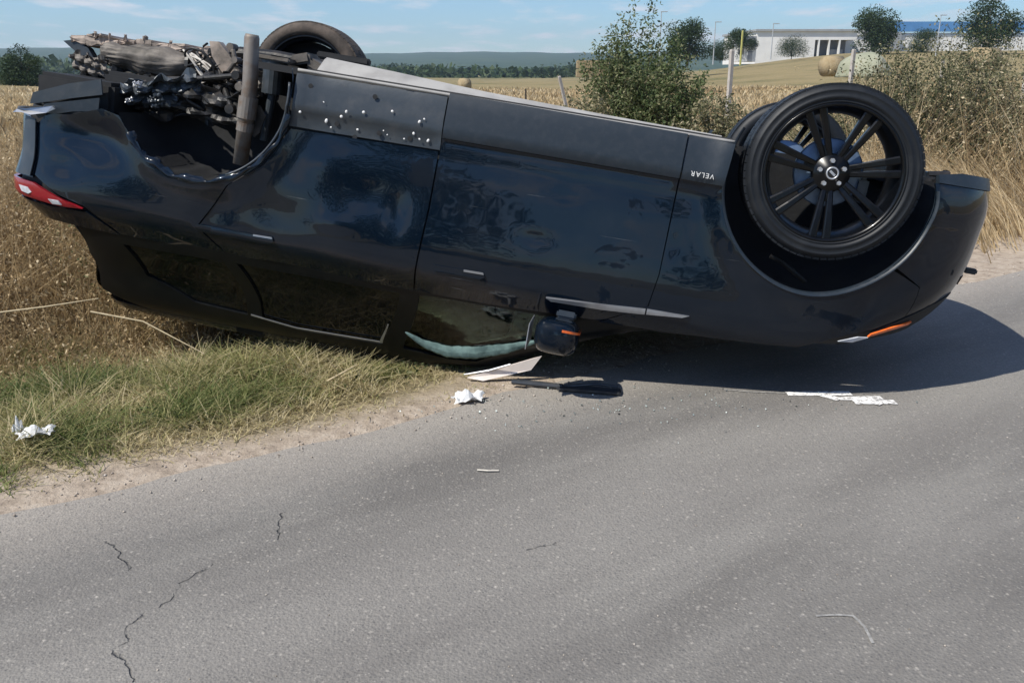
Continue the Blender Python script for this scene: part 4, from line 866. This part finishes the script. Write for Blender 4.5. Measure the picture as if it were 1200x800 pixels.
# field grass: tufts out to 60 m
n = 90000; r = 5 + 75 * rng.random(n)**1.6; a = rng.uniform(math.radians(48), math.radians(132), n); x, y = r * np.cos(a), r * np.sin(a); d = dof(x, y); k = d > np.where(x > 2.5, 1.2, 3.4); x, y, r, d = x[k], y[k], r[k], d[k]; n = len(x)
tone = np.clip(.62 + .25 * nb_(x, y, .3) + rng.normal(0, .13, n), 0, 1); hh = (.10 + .30 * sst(0, 1, .5 + .5 * nb_(x + 5, y, .22))) * rng.uniform(.6, 1.3, n)
V, F, T = blades(n, x, y, hgt(x, y) - .02, hh, rng.uniform(.2, .9, n), .003 + .0011 * r, tone); fg = bfast('field_grass', V, F, M['straw'], tone=T)
tag(fg, 'golden dry grass covering the field behind the car', 'grass', kind='stuff')
# grass by the right shoulder
def reg_r(n): x, y = xy(rng.uniform(3.2, 16, n), rng.uniform(.75, 5.5, n)); k = (dof(x, y) > .95 + .25 * nb_(x, y, 3)); return x[k], y[k]
x, y = reg_r(60000); n = len(x); gn = sst(-.3, .5, nb_(x, y, .9) + .4 * (1 - sst(1.2, 2.2, dof(x, y))))
tone = np.clip(.85 - .5 * gn + rng.normal(0, .14, n), 0, 1); V, F, T = blades(n, x, y, hgt(x, y) - .01, (.06 + .16 * sst(1.3, 2.6, dof(x, y))) * rng.uniform(.5, 1.5, n), rng.uniform(.3, 1.1, n), rng.uniform(.003, .006, n), tone)
tag(bfast('roadside_grass', V, F, M['grass'], tone=T), 'pale green and yellow grass along the sandy shoulder right of the car', 'grass', kind='stuff')

def cone_branches(base, hgt_, rad, nb, seed, spread=.6):
    rg = np.random.default_rng(seed); out = []
    for k in range(nb):
        az = rg.uniform(0, 2 * np.pi); rr_ = rad * math.sqrt(rg.random()); top = hgt_ * (1 - .45 * (rr_ / rad)**2) * rg.uniform(.62, 1.08)
        p0 = np.array(base) + [rg.normal(0, rad * .08), rg.normal(0, rad * .08), 0]; p3 = np.array(base) + [rr_ * math.cos(az), rr_ * math.sin(az), top]
        mid = p0 + (p3 - p0) * [.35, .35, .6]; ts = np.linspace(0, 1, 8)[:, None]; out.append((1 - ts)**2 * p0 + 2 * ts * (1 - ts) * mid + ts**2 * p3)
    return out
def shrub(name, x, y, h_, rad, nb, nl, size, m, tm, label, cat_='shrub', group=None, seed=1, tsd=.2, low=.12):
    rg = np.random.default_rng(seed); z0 = float(hgt(x, y)); root = empty(name, (x, y, z0), 0, label, cat_, group); br = cone_branches((0, 0, 0), h_, rad, nb, seed)
    bm = bmesh.new()
    for b in br[:60]: tube(bm, [tuple(p) for p in b[::2]], [.012 * h_ / 2, .008 * h_ / 2, .005 * h_ / 2, .003 * h_ / 2], 4, False)
    bmobj('stem', bm, M['bark'], root)
    B = np.array(br); k = rg.integers(0, nb, nl); t_ = low + (1 - low) * rg.random(nl)**.75; f_ = t_ * 7; i = np.minimum(f_.astype(int), 6); fr = (f_ - i)[:, None]
    C = B[k, i] * (1 - fr) + B[k, i + 1] * fr; bt = rg.normal(0, .13, nb); C = C + rg.normal(0, 1, (nl, 3)) * (.05 * rad + .09 * rad * (1 - t_))[:, None] 
    C[:, 2] = np.maximum(C[:, 2], .02); T0 = np.clip(tm + bt[k] + rg.normal(0, tsd, nl), 0, 1)
    V, F, T = leaves(C, rg.uniform(.6, 1.25, nl) * size, T0); bfast('foliage', V, F, m, root, T); return root
def pxy(u, r): return ((u - 600) / 1012.0) * r, r      # bearing of a thing at distance r
def at(u, r): return (u - 600) / 1012.0 * (.954 * r + (.2 if r < 40 else 0)), r
shrub('large_shrub', *at(742, 12.5), 2.02, .86, 140, 16000, .028, M['gleaf'], .58, 'large loose green shrub with upright twigs standing behind the middle of the car', seed=3, tsd=.22)
shrub('large_shrub', *at(786, 12.0), 1.5, .62, 90, 6000, .028, M['gleaf'], .70, 'lower lighter green shrub leaning against the right side of the large shrub', seed=4)
shrub('low_shrub', *at(686, 11.5), .95, .5, 70, 4200, .026, M['dleaf'], .55, 'small dusty shrub at the left foot of the large green shrub', seed=5)
shrub('low_shrub', *at(842, 11.0), 1.0, .6, 80, 4500, .026, M['dleaf'], .5, 'low dusty green shrub just left of the front wheel', seed=6)
spots = [(1040, 10.2, 1.25, .85, .50, 'olive shrub rising directly above the front wheel'), (1095, 9.6, 1.5, .95, .42, 'tallest dark olive shrub right of the front wheel'), (1150, 9.9, 1.45, .95, .60, 'dry pale shrub between the dark olive shrub and the right picture edge'), (1205, 9.4, 1.45, .9, .70, 'straw coloured shrub cut by the right picture edge'), (985, 11.2, .95, .7, .62, 'low pale shrub seen above the left of the front wheel'), (1250, 10.5, 1.35, .9, .62, 'dry shrub just outside the right edge'), (1120, 12.5, 1.55, 1.0, .55, 'dusty shrub farther back behind the dark olive shrub'), (910, 11.8, .85, .6, .66, 'small dry bush between fence post and front wheel')]
for i, (u, r, h_, rad, tm, lb) in enumerate(spots): shrub('hedge_shrub', *at(u, r), h_ * (1.25 if u > 1000 else .9), rad, 160, 12500, .020, M['dleaf'], tm - .12, lb, group='dusty shrubs of the hedge behind the car nose', seed=20 + i, tsd=.24)
# long golden blades leaning at the foot of the hedge
n = 5200; x = rng.normal(3.95, .55, n); y = 8.5 + rng.normal(0, .5, n); V, F, T = blades(n, x, y, hgt(x, y), rng.uniform(.4, 1.0, n), rng.uniform(.5, 1.2, n), rng.uniform(.003, .006, n), np.clip(rng.normal(.72, .15, n), 0, 1), az=rng.normal(2.6, .6, n), segs=3)
tag(bfast('tall_grass', V, F, M['straw'], tone=T), 'long golden grass leaning out at the foot of the hedge by the car nose', 'grass', kind='stuff')
n = 2300; r = rng.uniform(8.2, 10.4, n); u = rng.uniform(1010, 1260, n); x = (u - 600) / 1012 * (.954 * r + .2); k = nb_(x, r, 2.2) > -.2; x, y = x[k], r[k]; n = len(x); V, F, T = blades(n, x, y, hgt(x, y), rng.uniform(.6, 1.55, n), rng.uniform(.1, .7, n), rng.uniform(.003, .006, n), np.clip(rng.normal(.62, .22, n), 0, 1), segs=3)
C = V.reshape(n, 8, 3)[rng.integers(0, n, 9000), rng.integers(3, 8, 9000)] + rng.normal(0, .02, (9000, 3)); v2_, f2_, t2_ = leaves(C, rng.uniform(.008, .02, 9000), np.clip(rng.normal(.6, .25, 9000), 0, 1)); V, F, T = cat((V, F, T), (v2_, f2_, t2_))
tag(bfast('dry_stalks', V, F, M['straw'], tone=T), 'dry upright straw coloured stalks growing through the right hand hedge', 'weeds', kind='stuff')
# long straw stalks lying across the left weeds
for k, (pts, lb) in enumerate((([(-2.62, 4.05, .30), (-2.3, 4.1, .33), (-2.05, 4.15, .36)], 'long pale straw stalk lying level across the dry weeds at the left edge'), ([(-2.05, 4.05, .32), (-1.8, 4.05, .27), (-1.5, 4.0, .12)], 'pale straw stalk sloping down from the weeds towards the grass'), ([(-.88, 3.86, .03), (-.80, 3.88, .07), (-.74, 3.90, .10)], 'short pale stalk leaning up toward the car roof in the verge grass'))):
    bm = bmesh.new(); tube(bm, pts, [.0045, .004, .002], 6); o = bmobj('straw_stalk', bm, mat('straw_stem', (.55, .45, .28), .8, noise=(30, (.4, .32, .2), .4, .7))); tag(o, lb, 'stalk')

# ------------------------------------------------------------------ trees
def tree(u, r, h_, w_, label, group, seed, name='tree', lift=None, nl=9000, tm=.5, size=.15):
    x, y = at(u, r); z0 = float(hgt(x, y)) if lift is None else lift; rg = np.random.default_rng(seed)
    root = empty(name, (x, y, z0), 0, label, 'tree', group); bm = bmesh.new(); th = h_ * .07
    tube(bm, [(0, 0, -.3), (.05, 0, th * .5), (0, .05, th), (.1, 0, h_ * .5)], [h_ * .035, h_ * .024, h_ * .018, h_ * .008], 8)
    cl = []
    for k in range(20):
        az = rg.uniform(0, 6.28); e = rg.uniform(-.9, 1); rr_ = w_ / 2 * math.sqrt(max(0, 1 - e * e * .8)) * rg.uniform(.35, .85); c = np.array([rr_ * math.cos(az), rr_ * math.sin(az), th + (h_ - th) * (.42 + .42 * e)]); cl.append((c, rg.uniform(.24, .34) * w_, rg.normal(0, .12)))
        tube(bm, [(0, 0, th * .9), tuple(c * [.4, .4, .7]), tuple(c)], [h_ * .014, h_ * .008, h_ * .003], 5, False)
    bmobj('trunk', bm, M['bark'], root); per = nl // 20; L = []; TT = []
    for c, s, t0 in cl:
        v = rg.normal(size=(per, 3)); v /= np.linalg.norm(v, axis=1, keepdims=True); q = v * (rg.random(per)[:, None]**.4) * s * [1, 1, .85]; L.append(c + q); TT.append(np.clip(tm + t0 + rg.normal(0, .2, per), 0, 1))
    C = np.concatenate(L); ok = C[:, 2] > th * .45; V, F, T = leaves(C[ok], rg.uniform(.6, 1.3, ok.sum()) * size * h_ / 6, np.concatenate(TT)[ok]); bfast('crown', V, F, M['tleaf'], root, T)
def elev(v, r): return H + r * math.tan(math.atan((400 - v) / 1012.0) - math.radians(17.44))
def tree_px(u, vt, vb, wpx, r, label, group, seed, **k):
    z1, z0 = elev(vt, r), elev(vb, r); tree(u, r, z1 - z0, wpx * r / 1012 * 1.0, label, group, seed, lift=z0, **k)
TG = 'round trees along the far field edge'
tree_px(1020, 10, 68, 50, 190, 'round dark green tree in front of the blue end of the white warehouse', TG, 1)
tree_px(1153, 0, 60, 56, 170, 'largest round dark tree at the right in front of the blue roof band', TG, 2)
tree_px(805, 22, 75, 46, 150, 'dark tree rising just behind the right side of the large shrub', TG, 3)
tree_px(866, 34, 70, 30, 200, 'small tree behind the pale hut left of the warehouse', TG, 4)
tree_px(926, 46, 68, 36, 210, 'low bushy tree in front of the white warehouse wall', TG, 5)
tree_px(1078, 36, 64, 32, 200, 'small bushy tree between the two big round trees', TG, 6)
tree_px(843, 50, 72, 30, 190, 'low bush between the dark tree and the pale hut', TG, 7)
tree_px(26, 54, 108, 42, 90, 'tall dark tree at the far left edge of the field', 'trees at the left field edge', 8)
tree_px(8, 84, 108, 36, 90, 'low wide bush left of the tall left tree', 'trees at the left field edge', 9)
tree_px(50, 86, 106, 26, 92, 'low wide bush right of the tall left tree', 'trees at the left field edge', 10)
# ------------------------------------------------------------------ far forest belt and hills
hm = mat('wooded_hills', (.035, .060, .030), 1.0, noise=(.01, (.06, .085, .04), .4, .65), spec=.05)
V = []; F = []; na_ = 160
for i in range(na_ + 1):
    a = math.radians(20 + 140 * i / na_); top = 62 + 7 * math.sin(i * .13) + 5 * math.sin(i * .31 + 1) + 1.2 * math.sin(i * 1.7)
    for k, (r, z) in enumerate(((1500, -3), (1900, top * .22), (2400, top * .55), (3000, top * .97 * 1.0), (3300, top * .98), (3600, top * .6))): V.append((r * math.cos(a), r * math.sin(a), z))
for i in range(na_):
    for k in range(5): a = i * 6 + k; F.append((a, a + 6, a + 7, a + 1))
tag(mesh('hills', V, F, hm, None, True), kind='structure')
n = 46000; a = rng.uniform(math.radians(55), math.radians(125), n); r = rng.uniform(420, 900, n); x, y = r * np.cos(a), r * np.sin(a); k = (nb_(x, y, .012) + .5 * nb_(x, y, .04) > -.15) & (x / y < .18); x, y, r = x[k], y[k], r[k]; n = len(x)
C = np.stack([x, y, hgt(x, y) + rng.uniform(0, 1, n) * (4 + 5 * sst(-.3, .8, nb_(x, y, .02)))], -1); V, F, T = leaves(C, rng.uniform(.8, 2.0, n), np.clip(rng.normal(.5, .25, n), 0, 1), asp=.8)
tag(bfast('distant_wood', V, F, M['tleaf'], tone=T), 'dark green belt of distant woodland below the blue hills', 'woodland', kind='stuff')
# ------------------------------------------------------------------ warehouse
wx0, wx1 = at(884, 260)[0], at(1000, 260)[0]; zb = elev(70, 260)
M['wall'] = mat('white_cladding_wall', (.78, .77, .74), .7, noise=(.3, (.68, .67, .64), .4, .7)); M['blue'] = mat('blue_fascia', (.10, .26, .52), .5, noise=(.5, (.08, .22, .46), .4, .7)); M['greyw'] = mat('grey_panel', (.33, .34, .35), .7, noise=(.6, (.26, .27, .28), .4, .7)); M['dark'] = mat('dark_opening', (.13, .135, .15), .6, noise=(.5, (.09, .09, .10), .4, .7))
wh = empty('warehouse', (wx0, 260, zb), 0, 'long low white warehouse with a blue roof band beyond the field', 'warehouse')
def wb(name, x0, x1, y0, y1, v0, v1, m, par=wh, r=260, bev=0):
    bm = bmesh.new(); X0, X1 = at(x0, r)[0], at(x1, r)[0]; Z0, Z1 = elev(v0, r), elev(v1, r); box(bm, ((X0 + X1) / 2 - wx0, (y0 + y1) / 2, (Z0 + Z1) / 2 - zb), (X1 - X0, y1 - y0, Z1 - Z0), bev=bev); return bmobj(name, bm, m, par)
wb('wall', 884, 952, 0, 40, 75, 37, M['wall']); wb('wall', 952, 1000, .0, 40, 47, 35, M['wall']); wb('roof_edge', 882, 1001, -.6, 41, 37, 34.5, M['greyw']) ; wb('wall', 992, 1330, 8, 60, 75, 37.5, M['wall'])
wb('blue_band', 1040, 1330, 7, 8.4, 36, 24, M['blue']); wb('wall', 1000, 1046, 7.5, 60, 40, 33, M['wall']); wb('corner_tower', 1046, 1060, 5, 8, 75, 37, M['greyw']); wb('loading_bay', 953, 992, 3, 30, 75, 47, M['dark'])
for u in (956, 968, 980): wb('bay_post', u, u + 1.6, 0, 1, 75, 47, M['wall'])
for u in (972,): wb('bay_door', u, u + 16, 2, 3, 75, 58, M['greyw'])
for u in range(1070, 1320, 14): wb('wall_panel', u, u + 12.6, 7.6, 8.2, 68, 40, M['wall'])
# hut and truck left of the warehouse
tk = empty('site_hut', (at(870, 200)[0], 200, elev(74, 200)), 0, 'small pale grey site hut with a raised cab left of the warehouse', 'hut')
for nm, c, s, m_ in (('wall', (0, 0, 1.9), (4.6, 3, 3.4), 'wall'), ('roof', (0, 0, 3.75), (5.0, 3.4, .3), 'greyw'), ('upper_cab', (1.2, 0, 4.7), (2.2, 2.4, 1.7), 'greyw'), ('window', (-1.0, -1.53, 2.3), (1.2, .1, 1.0), 'dark'), ('door', (1.0, -1.53, 1.4), (1.0, .1, 2.2), 'greyw')):
    bm = bmesh.new(); box(bm, c, s, bev=.03); bmobj(nm, bm, M[m_], tk)
def post(u, vt, vb, r, wpx, label, lean=0, m='concrete', name='fence_post', grp='concrete fence posts in the field', cat_='post'):
    z0, z1 = elev(vb, r), elev(vt, r); x, y = at(u, r); w = wpx * r / 1012; bm = bmesh.new(); hh_ = z1 - z0
    vs = [[bm.verts.new((sx * w / 2 * k, sy * w / 2 * k, z)) for sx, sy in ((-1, -1), (1, -1), (1, 1), (-1, 1))] for z, k in ((-.4, 1.05), (hh_ * .97, .95), (hh_, .7))]
    for a_, b_ in zip(vs, vs[1:]):
        for k in range(4): bm.faces.new((a_[k], a_[(k + 1) % 4], b_[(k + 1) % 4], b_[k]))
    bm.faces.new(vs[-1]); o = bmobj(name, bm, M[m]); o.location = (x, y, z0); o.rotation_euler = (0, lean, .4); tag(o, label, cat_, grp); return o
M['concrete'] = mat('pale_concrete', (.48, .44, .40), .9, noise=(6, (.34, .31, .28), .4, .7), bump=(30, .4, .004)); M['yellow'] = mat('yellow_paint', (.50, .48, .16), .6, noise=(4, (.5, .45, .1), .4, .7)); M['lampgrey'] = mat('galvanised_grey', (.42, .44, .46), .5, noise=(4, (.34, .36, .38), .4, .7))
post(854, 58, 128, 22, 4.2, 'upright pale concrete post right of the large shrub')
post(995, 58, 100, 26, 3.6, 'concrete post in front of the pale covered mound')
post(1197, 52, 100, 17, 4.4, 'tall concrete post at the right picture edge')
post(663, 88, 122, 24, 3.0, 'concrete post leaning to the left, left of the large shrub', lean=-.28)
post(1100, 70, 92, 26, 2.4, 'thin concrete post half hidden in the hedge')
post(616, 104, 122, 26, 1.6, 'short thin stake in the field beyond the car sill', m='bark', grp=None)
post(867, 36, 74, 160, 1.5, 'yellow pole standing beside the site hut', m='yellow', name='yellow_pole', grp=None, cat_='pole')
for u, vt, vb, lb in ((772, 14, 80, 'thin lamp post behind the top of the large shrub'), (902, 28, 70, 'thin lamp post in front of the warehouse left end'), (1094, 18, 66, 'thin lamp post between the round trees'), (835, 26, 76, 'thin lamp post left of the site hut')):
    r = 170; x, y = at(u, r); z0, z1 = elev(vb, r), elev(vt, r); root = empty('lamp_post', (x, y, z0), 0, lb, 'lamp post', 'thin lamp posts by the warehouse'); bm = bmesh.new(); tube(bm, [(0, 0, 0), (0, 0, z1 - z0)], [.12, .07], 8); bmobj('pole', bm, M['lampgrey'], root)
    bm = bmesh.new(); box(bm, (.5, 0, z1 - z0), (1.2, .3, .14), bev=.03); bmobj('lamp_head', bm, M['lampgrey'], root)
# bales and mounds
M['straw_bale'] = mat('straw_bale', (.34, .27, .16), .95, noise=(3, (.30, .22, .12), .4, .7), bump=(12, .8, .05)); M['tarp'] = mat('pale_green_sheet', (.27, .28, .19), .7, noise=(1.2, (.36, .35, .26), .4, .7), bump=(2, .6, .1))
def bale(u, vt, vb, r, label, wpx):
    z0, z1 = elev(vb, r), elev(vt, r); x, y = at(u, r); h_ = z1 - z0; w = wpx * r / 1012; bm = bmesh.new(); bmesh.ops.create_cone(bm, cap_ends=True, segments=32, radius1=h_ / 2, radius2=h_ / 2, depth=w, matrix=Matrix.Rotation(math.pi / 2, 4, 'Y'))
    bmesh.ops.bevel(bm, geom=[e for e in bm.edges if len(e.link_faces) == 2 and any(len(f.verts) > 4 for f in e.link_faces)], offset=h_ * .07, segments=3, affect='EDGES')
    for v in bm.verts: v.co += Vector((random.uniform(-1, 1), random.uniform(-1, 1), random.uniform(-1, 1))) * h_ * .012
    o = bmobj('hay_bale', bm, M['straw_bale'], None, True); o.location = (x, y, z0 + h_ / 2); o.rotation_euler = (0, 0, random.uniform(-.5, .5)); tag(o, label, 'hay bale', 'round hay bales in the field')
bale(975, 66, 90, 60, 'round hay bale left of the pale covered mound', 24); bale(1152, 56, 84, 56, 'round hay bale among the bushes at the right', 30); bale(544, 92, 107, 75, 'small round hay bale in the field left of centre', 12)
x, y = at(1012, 52); z0 = elev(88, 52); bm = bmesh.new(); bmesh.ops.create_uvsphere(bm, u_segments=32, v_segments=16, radius=1)
for v in bm.verts: v.co = Vector((v.co.x * 1.45 + .05 * math.sin(v.co.z * 9), v.co.y * 1.8, max(v.co.z, -.1) * 1.25 + .04 * math.sin(v.co.x * 7)))
o = bmobj('covered_mound', bm, M['tarp'], None, True); o.location = (x, y, z0); tag(o, 'low mound covered by a pale green sheet behind the concrete post', 'mound')
x, y = at(694, 70); z0 = elev(92, 70); st = empty('straw_stack', (x, y, z0), 0, 'tan stack of square straw bales behind the left of the large shrub', 'straw stack')
for k in range(4):
    for q in range(2):
        bm = bmesh.new(); box(bm, ((k - 1.5) * .62 + random.uniform(-.03, .03), random.uniform(-.05, .05), .38 + q * .64), (.6, 1.6, .62), bev=.05); bmobj('bale', bm, M['straw_bale'], st)
# ------------------------------------------------------------------ trees and hedge on the near roadside behind the camera (seen in the paint)
for i, (x, y, h_, w_) in enumerate(((-7, -12, 5.5, 5), (1.5, -14, 6, 5), (9, -11, 4.5, 4.5), (-15, -10, 5, 5), (17, -13, 6, 5))):
    tree(0, 1, h_, w_, ['leafy roadside tree on the near side of the road, %s' % q for q in ('left of the camera', 'behind the camera', 'right of the camera', 'far left of the camera', 'far right of the camera')][i], 'trees on the near roadside', 60 + i, lift=0, nl=4000)
    o = [q for q in D.objects if q.name.startswith('tree') and q.parent is None][-1]
ts_ = sorted([q for q in D.objects if q.type == 'EMPTY' and q.get('group') == 'trees on the near roadside'], key=lambda q: q.name)
for q, (x, y) in zip(ts_, ((-7, -12), (1.5, -14), (9, -11), (-15, -10), (17, -13))): q.location = (x, y, float(hgt(x, y)))

# ------------------------------------------------------------------ small things on the road
def crumple(name, x, y, sx, sy, hz, m, label, seed, rz=0):
    rg = np.random.default_rng(seed); n = 12; V = []; F = []
    for i in range(n + 1):
        for j in range(n + 1):
            u, v = i / n - .5, j / n - .5; e = 1 - .35 * abs(math.sin(5 * math.atan2(v, u) + seed)) * (np.hypot(u, v) * 1.4)
            V.append((u * sx * e, v * sy * e, .006 + hz * abs(math.sin(u * 6 + 2 * v + seed) * math.cos(v * 5 - 2 * u)) * (1 - (2 * np.hypot(u, v) * .7)**2) + rg.uniform(0, hz * .05)))
    for i in range(n):
        for j in range(n): a = i * (n + 1) + j; F.append((a, a + n + 1, a + n + 2, a + 1))
    o = mesh(name, V, F, m); o.location = (x, y, max(float(hgt(x, y)), 0) + (.05 if x < -1 else 0)); o.rotation_euler = (0, 0, rz); tag(o, label, 'litter'); return o
crumple('crumpled_paper', -.20, 3.69, .17, .12, .05, M['paper'], 'crumpled white paper on the sandy edge near the roof corner', 2, .2)
crumple('crumpled_plastic', -1.90, 3.18, .16, .10, .04, M['paper'], 'crumpled white plastic bag in the grass at the far left', 5, .4)
crumple('crumpled_plastic', -1.98, 3.20, .05, .04, .07, M['paper'], 'upright white scrap beside the crumpled plastic bag', 8, 1.0)
bm = bmesh.new(); tube(bm, [(0, 3.90, .012), (.1, 3.87, .014), (.24, 3.83, .014)], [.013, .016, .014], 8); box(bm, (.36, 3.79, .014), (.30, .06, .012), Matrix.Rotation(-.22, 3, 'Z'), bev=.004); tube(bm, [(.24, 3.83, .014), (.40, 3.82, .03), (.50, 3.81, .02)], [.01, .008, .006], 8)
tag(bmobj('wiper_arm', bm, mat('wiper_black', (.03, .034, .04), .35, noise=(20, (.06, .06, .06), .4, .7)), None), 'broken black wiper arm and blade lying on the road below the mirror', 'wiper')
bm = bmesh.new(); tube(bm, [(-.13, 2.955, .006), (-.09, 2.945, .008), (-.05, 2.95, .006)], .0035, 5); tag(bmobj('twig', bm, mat('pale_twig', (.62, .58, .5), .8, noise=(30, (.5, .45, .4), .4, .7))), 'small pale twig on the asphalt in front of the car', 'twig')
# white paint marks sprayed on the asphalt
ck_ = mat('faint_chalk', (.34, .33, .31), .9, noise=(60, (.20, .195, .185), .40, .62))
mk_ = mat('white_spray_paint', (.78, .77, .75), .9, noise=(55, (.30, .29, .275), .50, .60))
def stroke(pts, w, z=.004):
    V = []; F = []; n = len(pts)
    for i, (x, y) in enumerate(pts):
        a = np.array(pts[max(i - 1, 0)]); b = np.array(pts[min(i + 1, n - 1)]); d = (b - a) / np.linalg.norm(b - a); q = np.array([-d[1], d[0]]) * w * random.uniform(.62, .78); V += [(x + q[0], y + q[1], z), (x - q[0], y - q[1], z)]
    for i in range(n - 1): F.append((2 * i, 2 * i + 1, 2 * i + 3, 2 * i + 2))
    return V, F
def strokes(name, L, z=.003, m=None):
    V, F = [], []
    for q, (pts, w) in enumerate(L):
        pp = dens(pts, .015, False); v, f = stroke([tuple(p) for p in pp], w, z + .0006 * q); F += [tuple(k + len(V) for k in ff) for ff in f]; V += v
    return tag(mesh(name, V, F, m or mk_), kind='structure')
strokes('road_marking', [([(1.28, 3.765), (1.58, 3.77)], .036), ([(1.43, 3.76), (1.50, 3.69)], .034), ([(1.50, 3.70), (1.70, 3.71)], .030), ([(1.55, 3.655), (1.74, 3.655)], .036), ([(1.61, 3.70), (1.67, 3.63)], .04)])
strokes('chalk_scribble', [([(.84, 2.05), (.90, 2.055), (.943, 2.05), (.955, 2.0), (.95, 1.93)], .006)], m=ck_)
strokes('chalk_scribble', [([(1.00, 3.82), (1.12, 3.79), (1.28, 3.772)], .008)], m=ck_)
# loose grit along the edge and on the asphalt
n = 2600; x, y, s, d = scatter_sd(n, -4, 6, -.25, .6); k = rng.random(n) < np.exp(-((d - .12) / .22)**2); x, y = x[k], y[k]; x2, y2 = rng.uniform(-2, 2.6, 260), rng.uniform(1.5, 3.8, 260); x, y = np.concatenate([x, x2]), np.concatenate([y, y2]); n = len(x)
oc = np.array([(1, 0, 0), (0, 1, 0), (-1, 0, 0), (0, -1, 0), (0, 0, .8), (0, 0, -.8)]); ff = np.array([(0, 1, 4), (1, 2, 4), (2, 3, 4), (3, 0, 4), (1, 0, 5), (2, 1, 5), (3, 2, 5), (0, 3, 5)])
sz = np.concatenate([rng.uniform(.002, .007, n - 260), rng.uniform(.0015, .004, 260)]); V = oc[None] * sz[:, None, None] * rng.uniform(.6, 1.3, (n, 6, 1)); ra = rng.uniform(0, 6, n); V = np.stack([V[..., 0] * np.cos(ra)[:, None] - V[..., 1] * np.sin(ra)[:, None], V[..., 0] * np.sin(ra)[:, None] + V[..., 1] * np.cos(ra)[:, None], V[..., 2]], -1)
zz = np.maximum(hgt(x, y), np.where(dof(x, y) < 0, 0, -9)); V += np.stack([x, y, zz + sz * .4], -1)[:, None]; F = (ff[None] + np.arange(n)[:, None, None] * 6).reshape(-1, 3)
tag(bfast('gravel', V.reshape(-1, 3), F, leafmat('grit', [(.26, .22, .18), (.42, .36, .30), (.56, .50, .43)], .9, 0.0), tone=np.repeat(rng.random(n), 6)), 'loose pale grit scattered along the sandy edge of the road', 'gravel', kind='stuff')
n = 260; x = rng.normal(.35, .55, n); y = rng.normal(3.62, .14, n) + .0 * x; k = dof(x, y) < .1; x, y = x[k], y[k]; n = len(x); C = np.stack([x, y, np.full(n, .006)], -1); V, F, T = leaves(C, rng.uniform(.002, .007, n), rng.random(n), asp=.8)
tag(bfast('glass_crumbs', V, F, leafmat('broken_bits', [(.05, .05, .05), (.30, .36, .34), (.62, .66, .62)], .3, 0.0), tone=T), 'tiny bits of broken glass and plastic scattered on the road in front of the roof corner', 'glass crumbs', kind='stuff')
# ------------------------------------------------------------------ air
HAZE = True
if HAZE:
    bm = bmesh.new(); box(bm, (0, 1200, 70), (7400, 5200, 160)); m = D.materials.new('haze_air'); m.use_nodes = True; t = m.node_tree; t.nodes.clear(); o_ = N(t, 'ShaderNodeOutputMaterial'); v_ = N(t, 'ShaderNodeVolumePrincipled'); v_.inputs['Color'].default_value = (.66, .83, 1, 1); v_.inputs['Density'].default_value = .00019; v_.inputs['Anisotropy'].default_value = .2; t.links.new(v_.outputs[0], o_.inputs['Volume'])
    hz = bmobj('haze', bm, m); tag(hz, 'thin blue haze in the air over the fields and far hills', 'haze', kind='stuff')
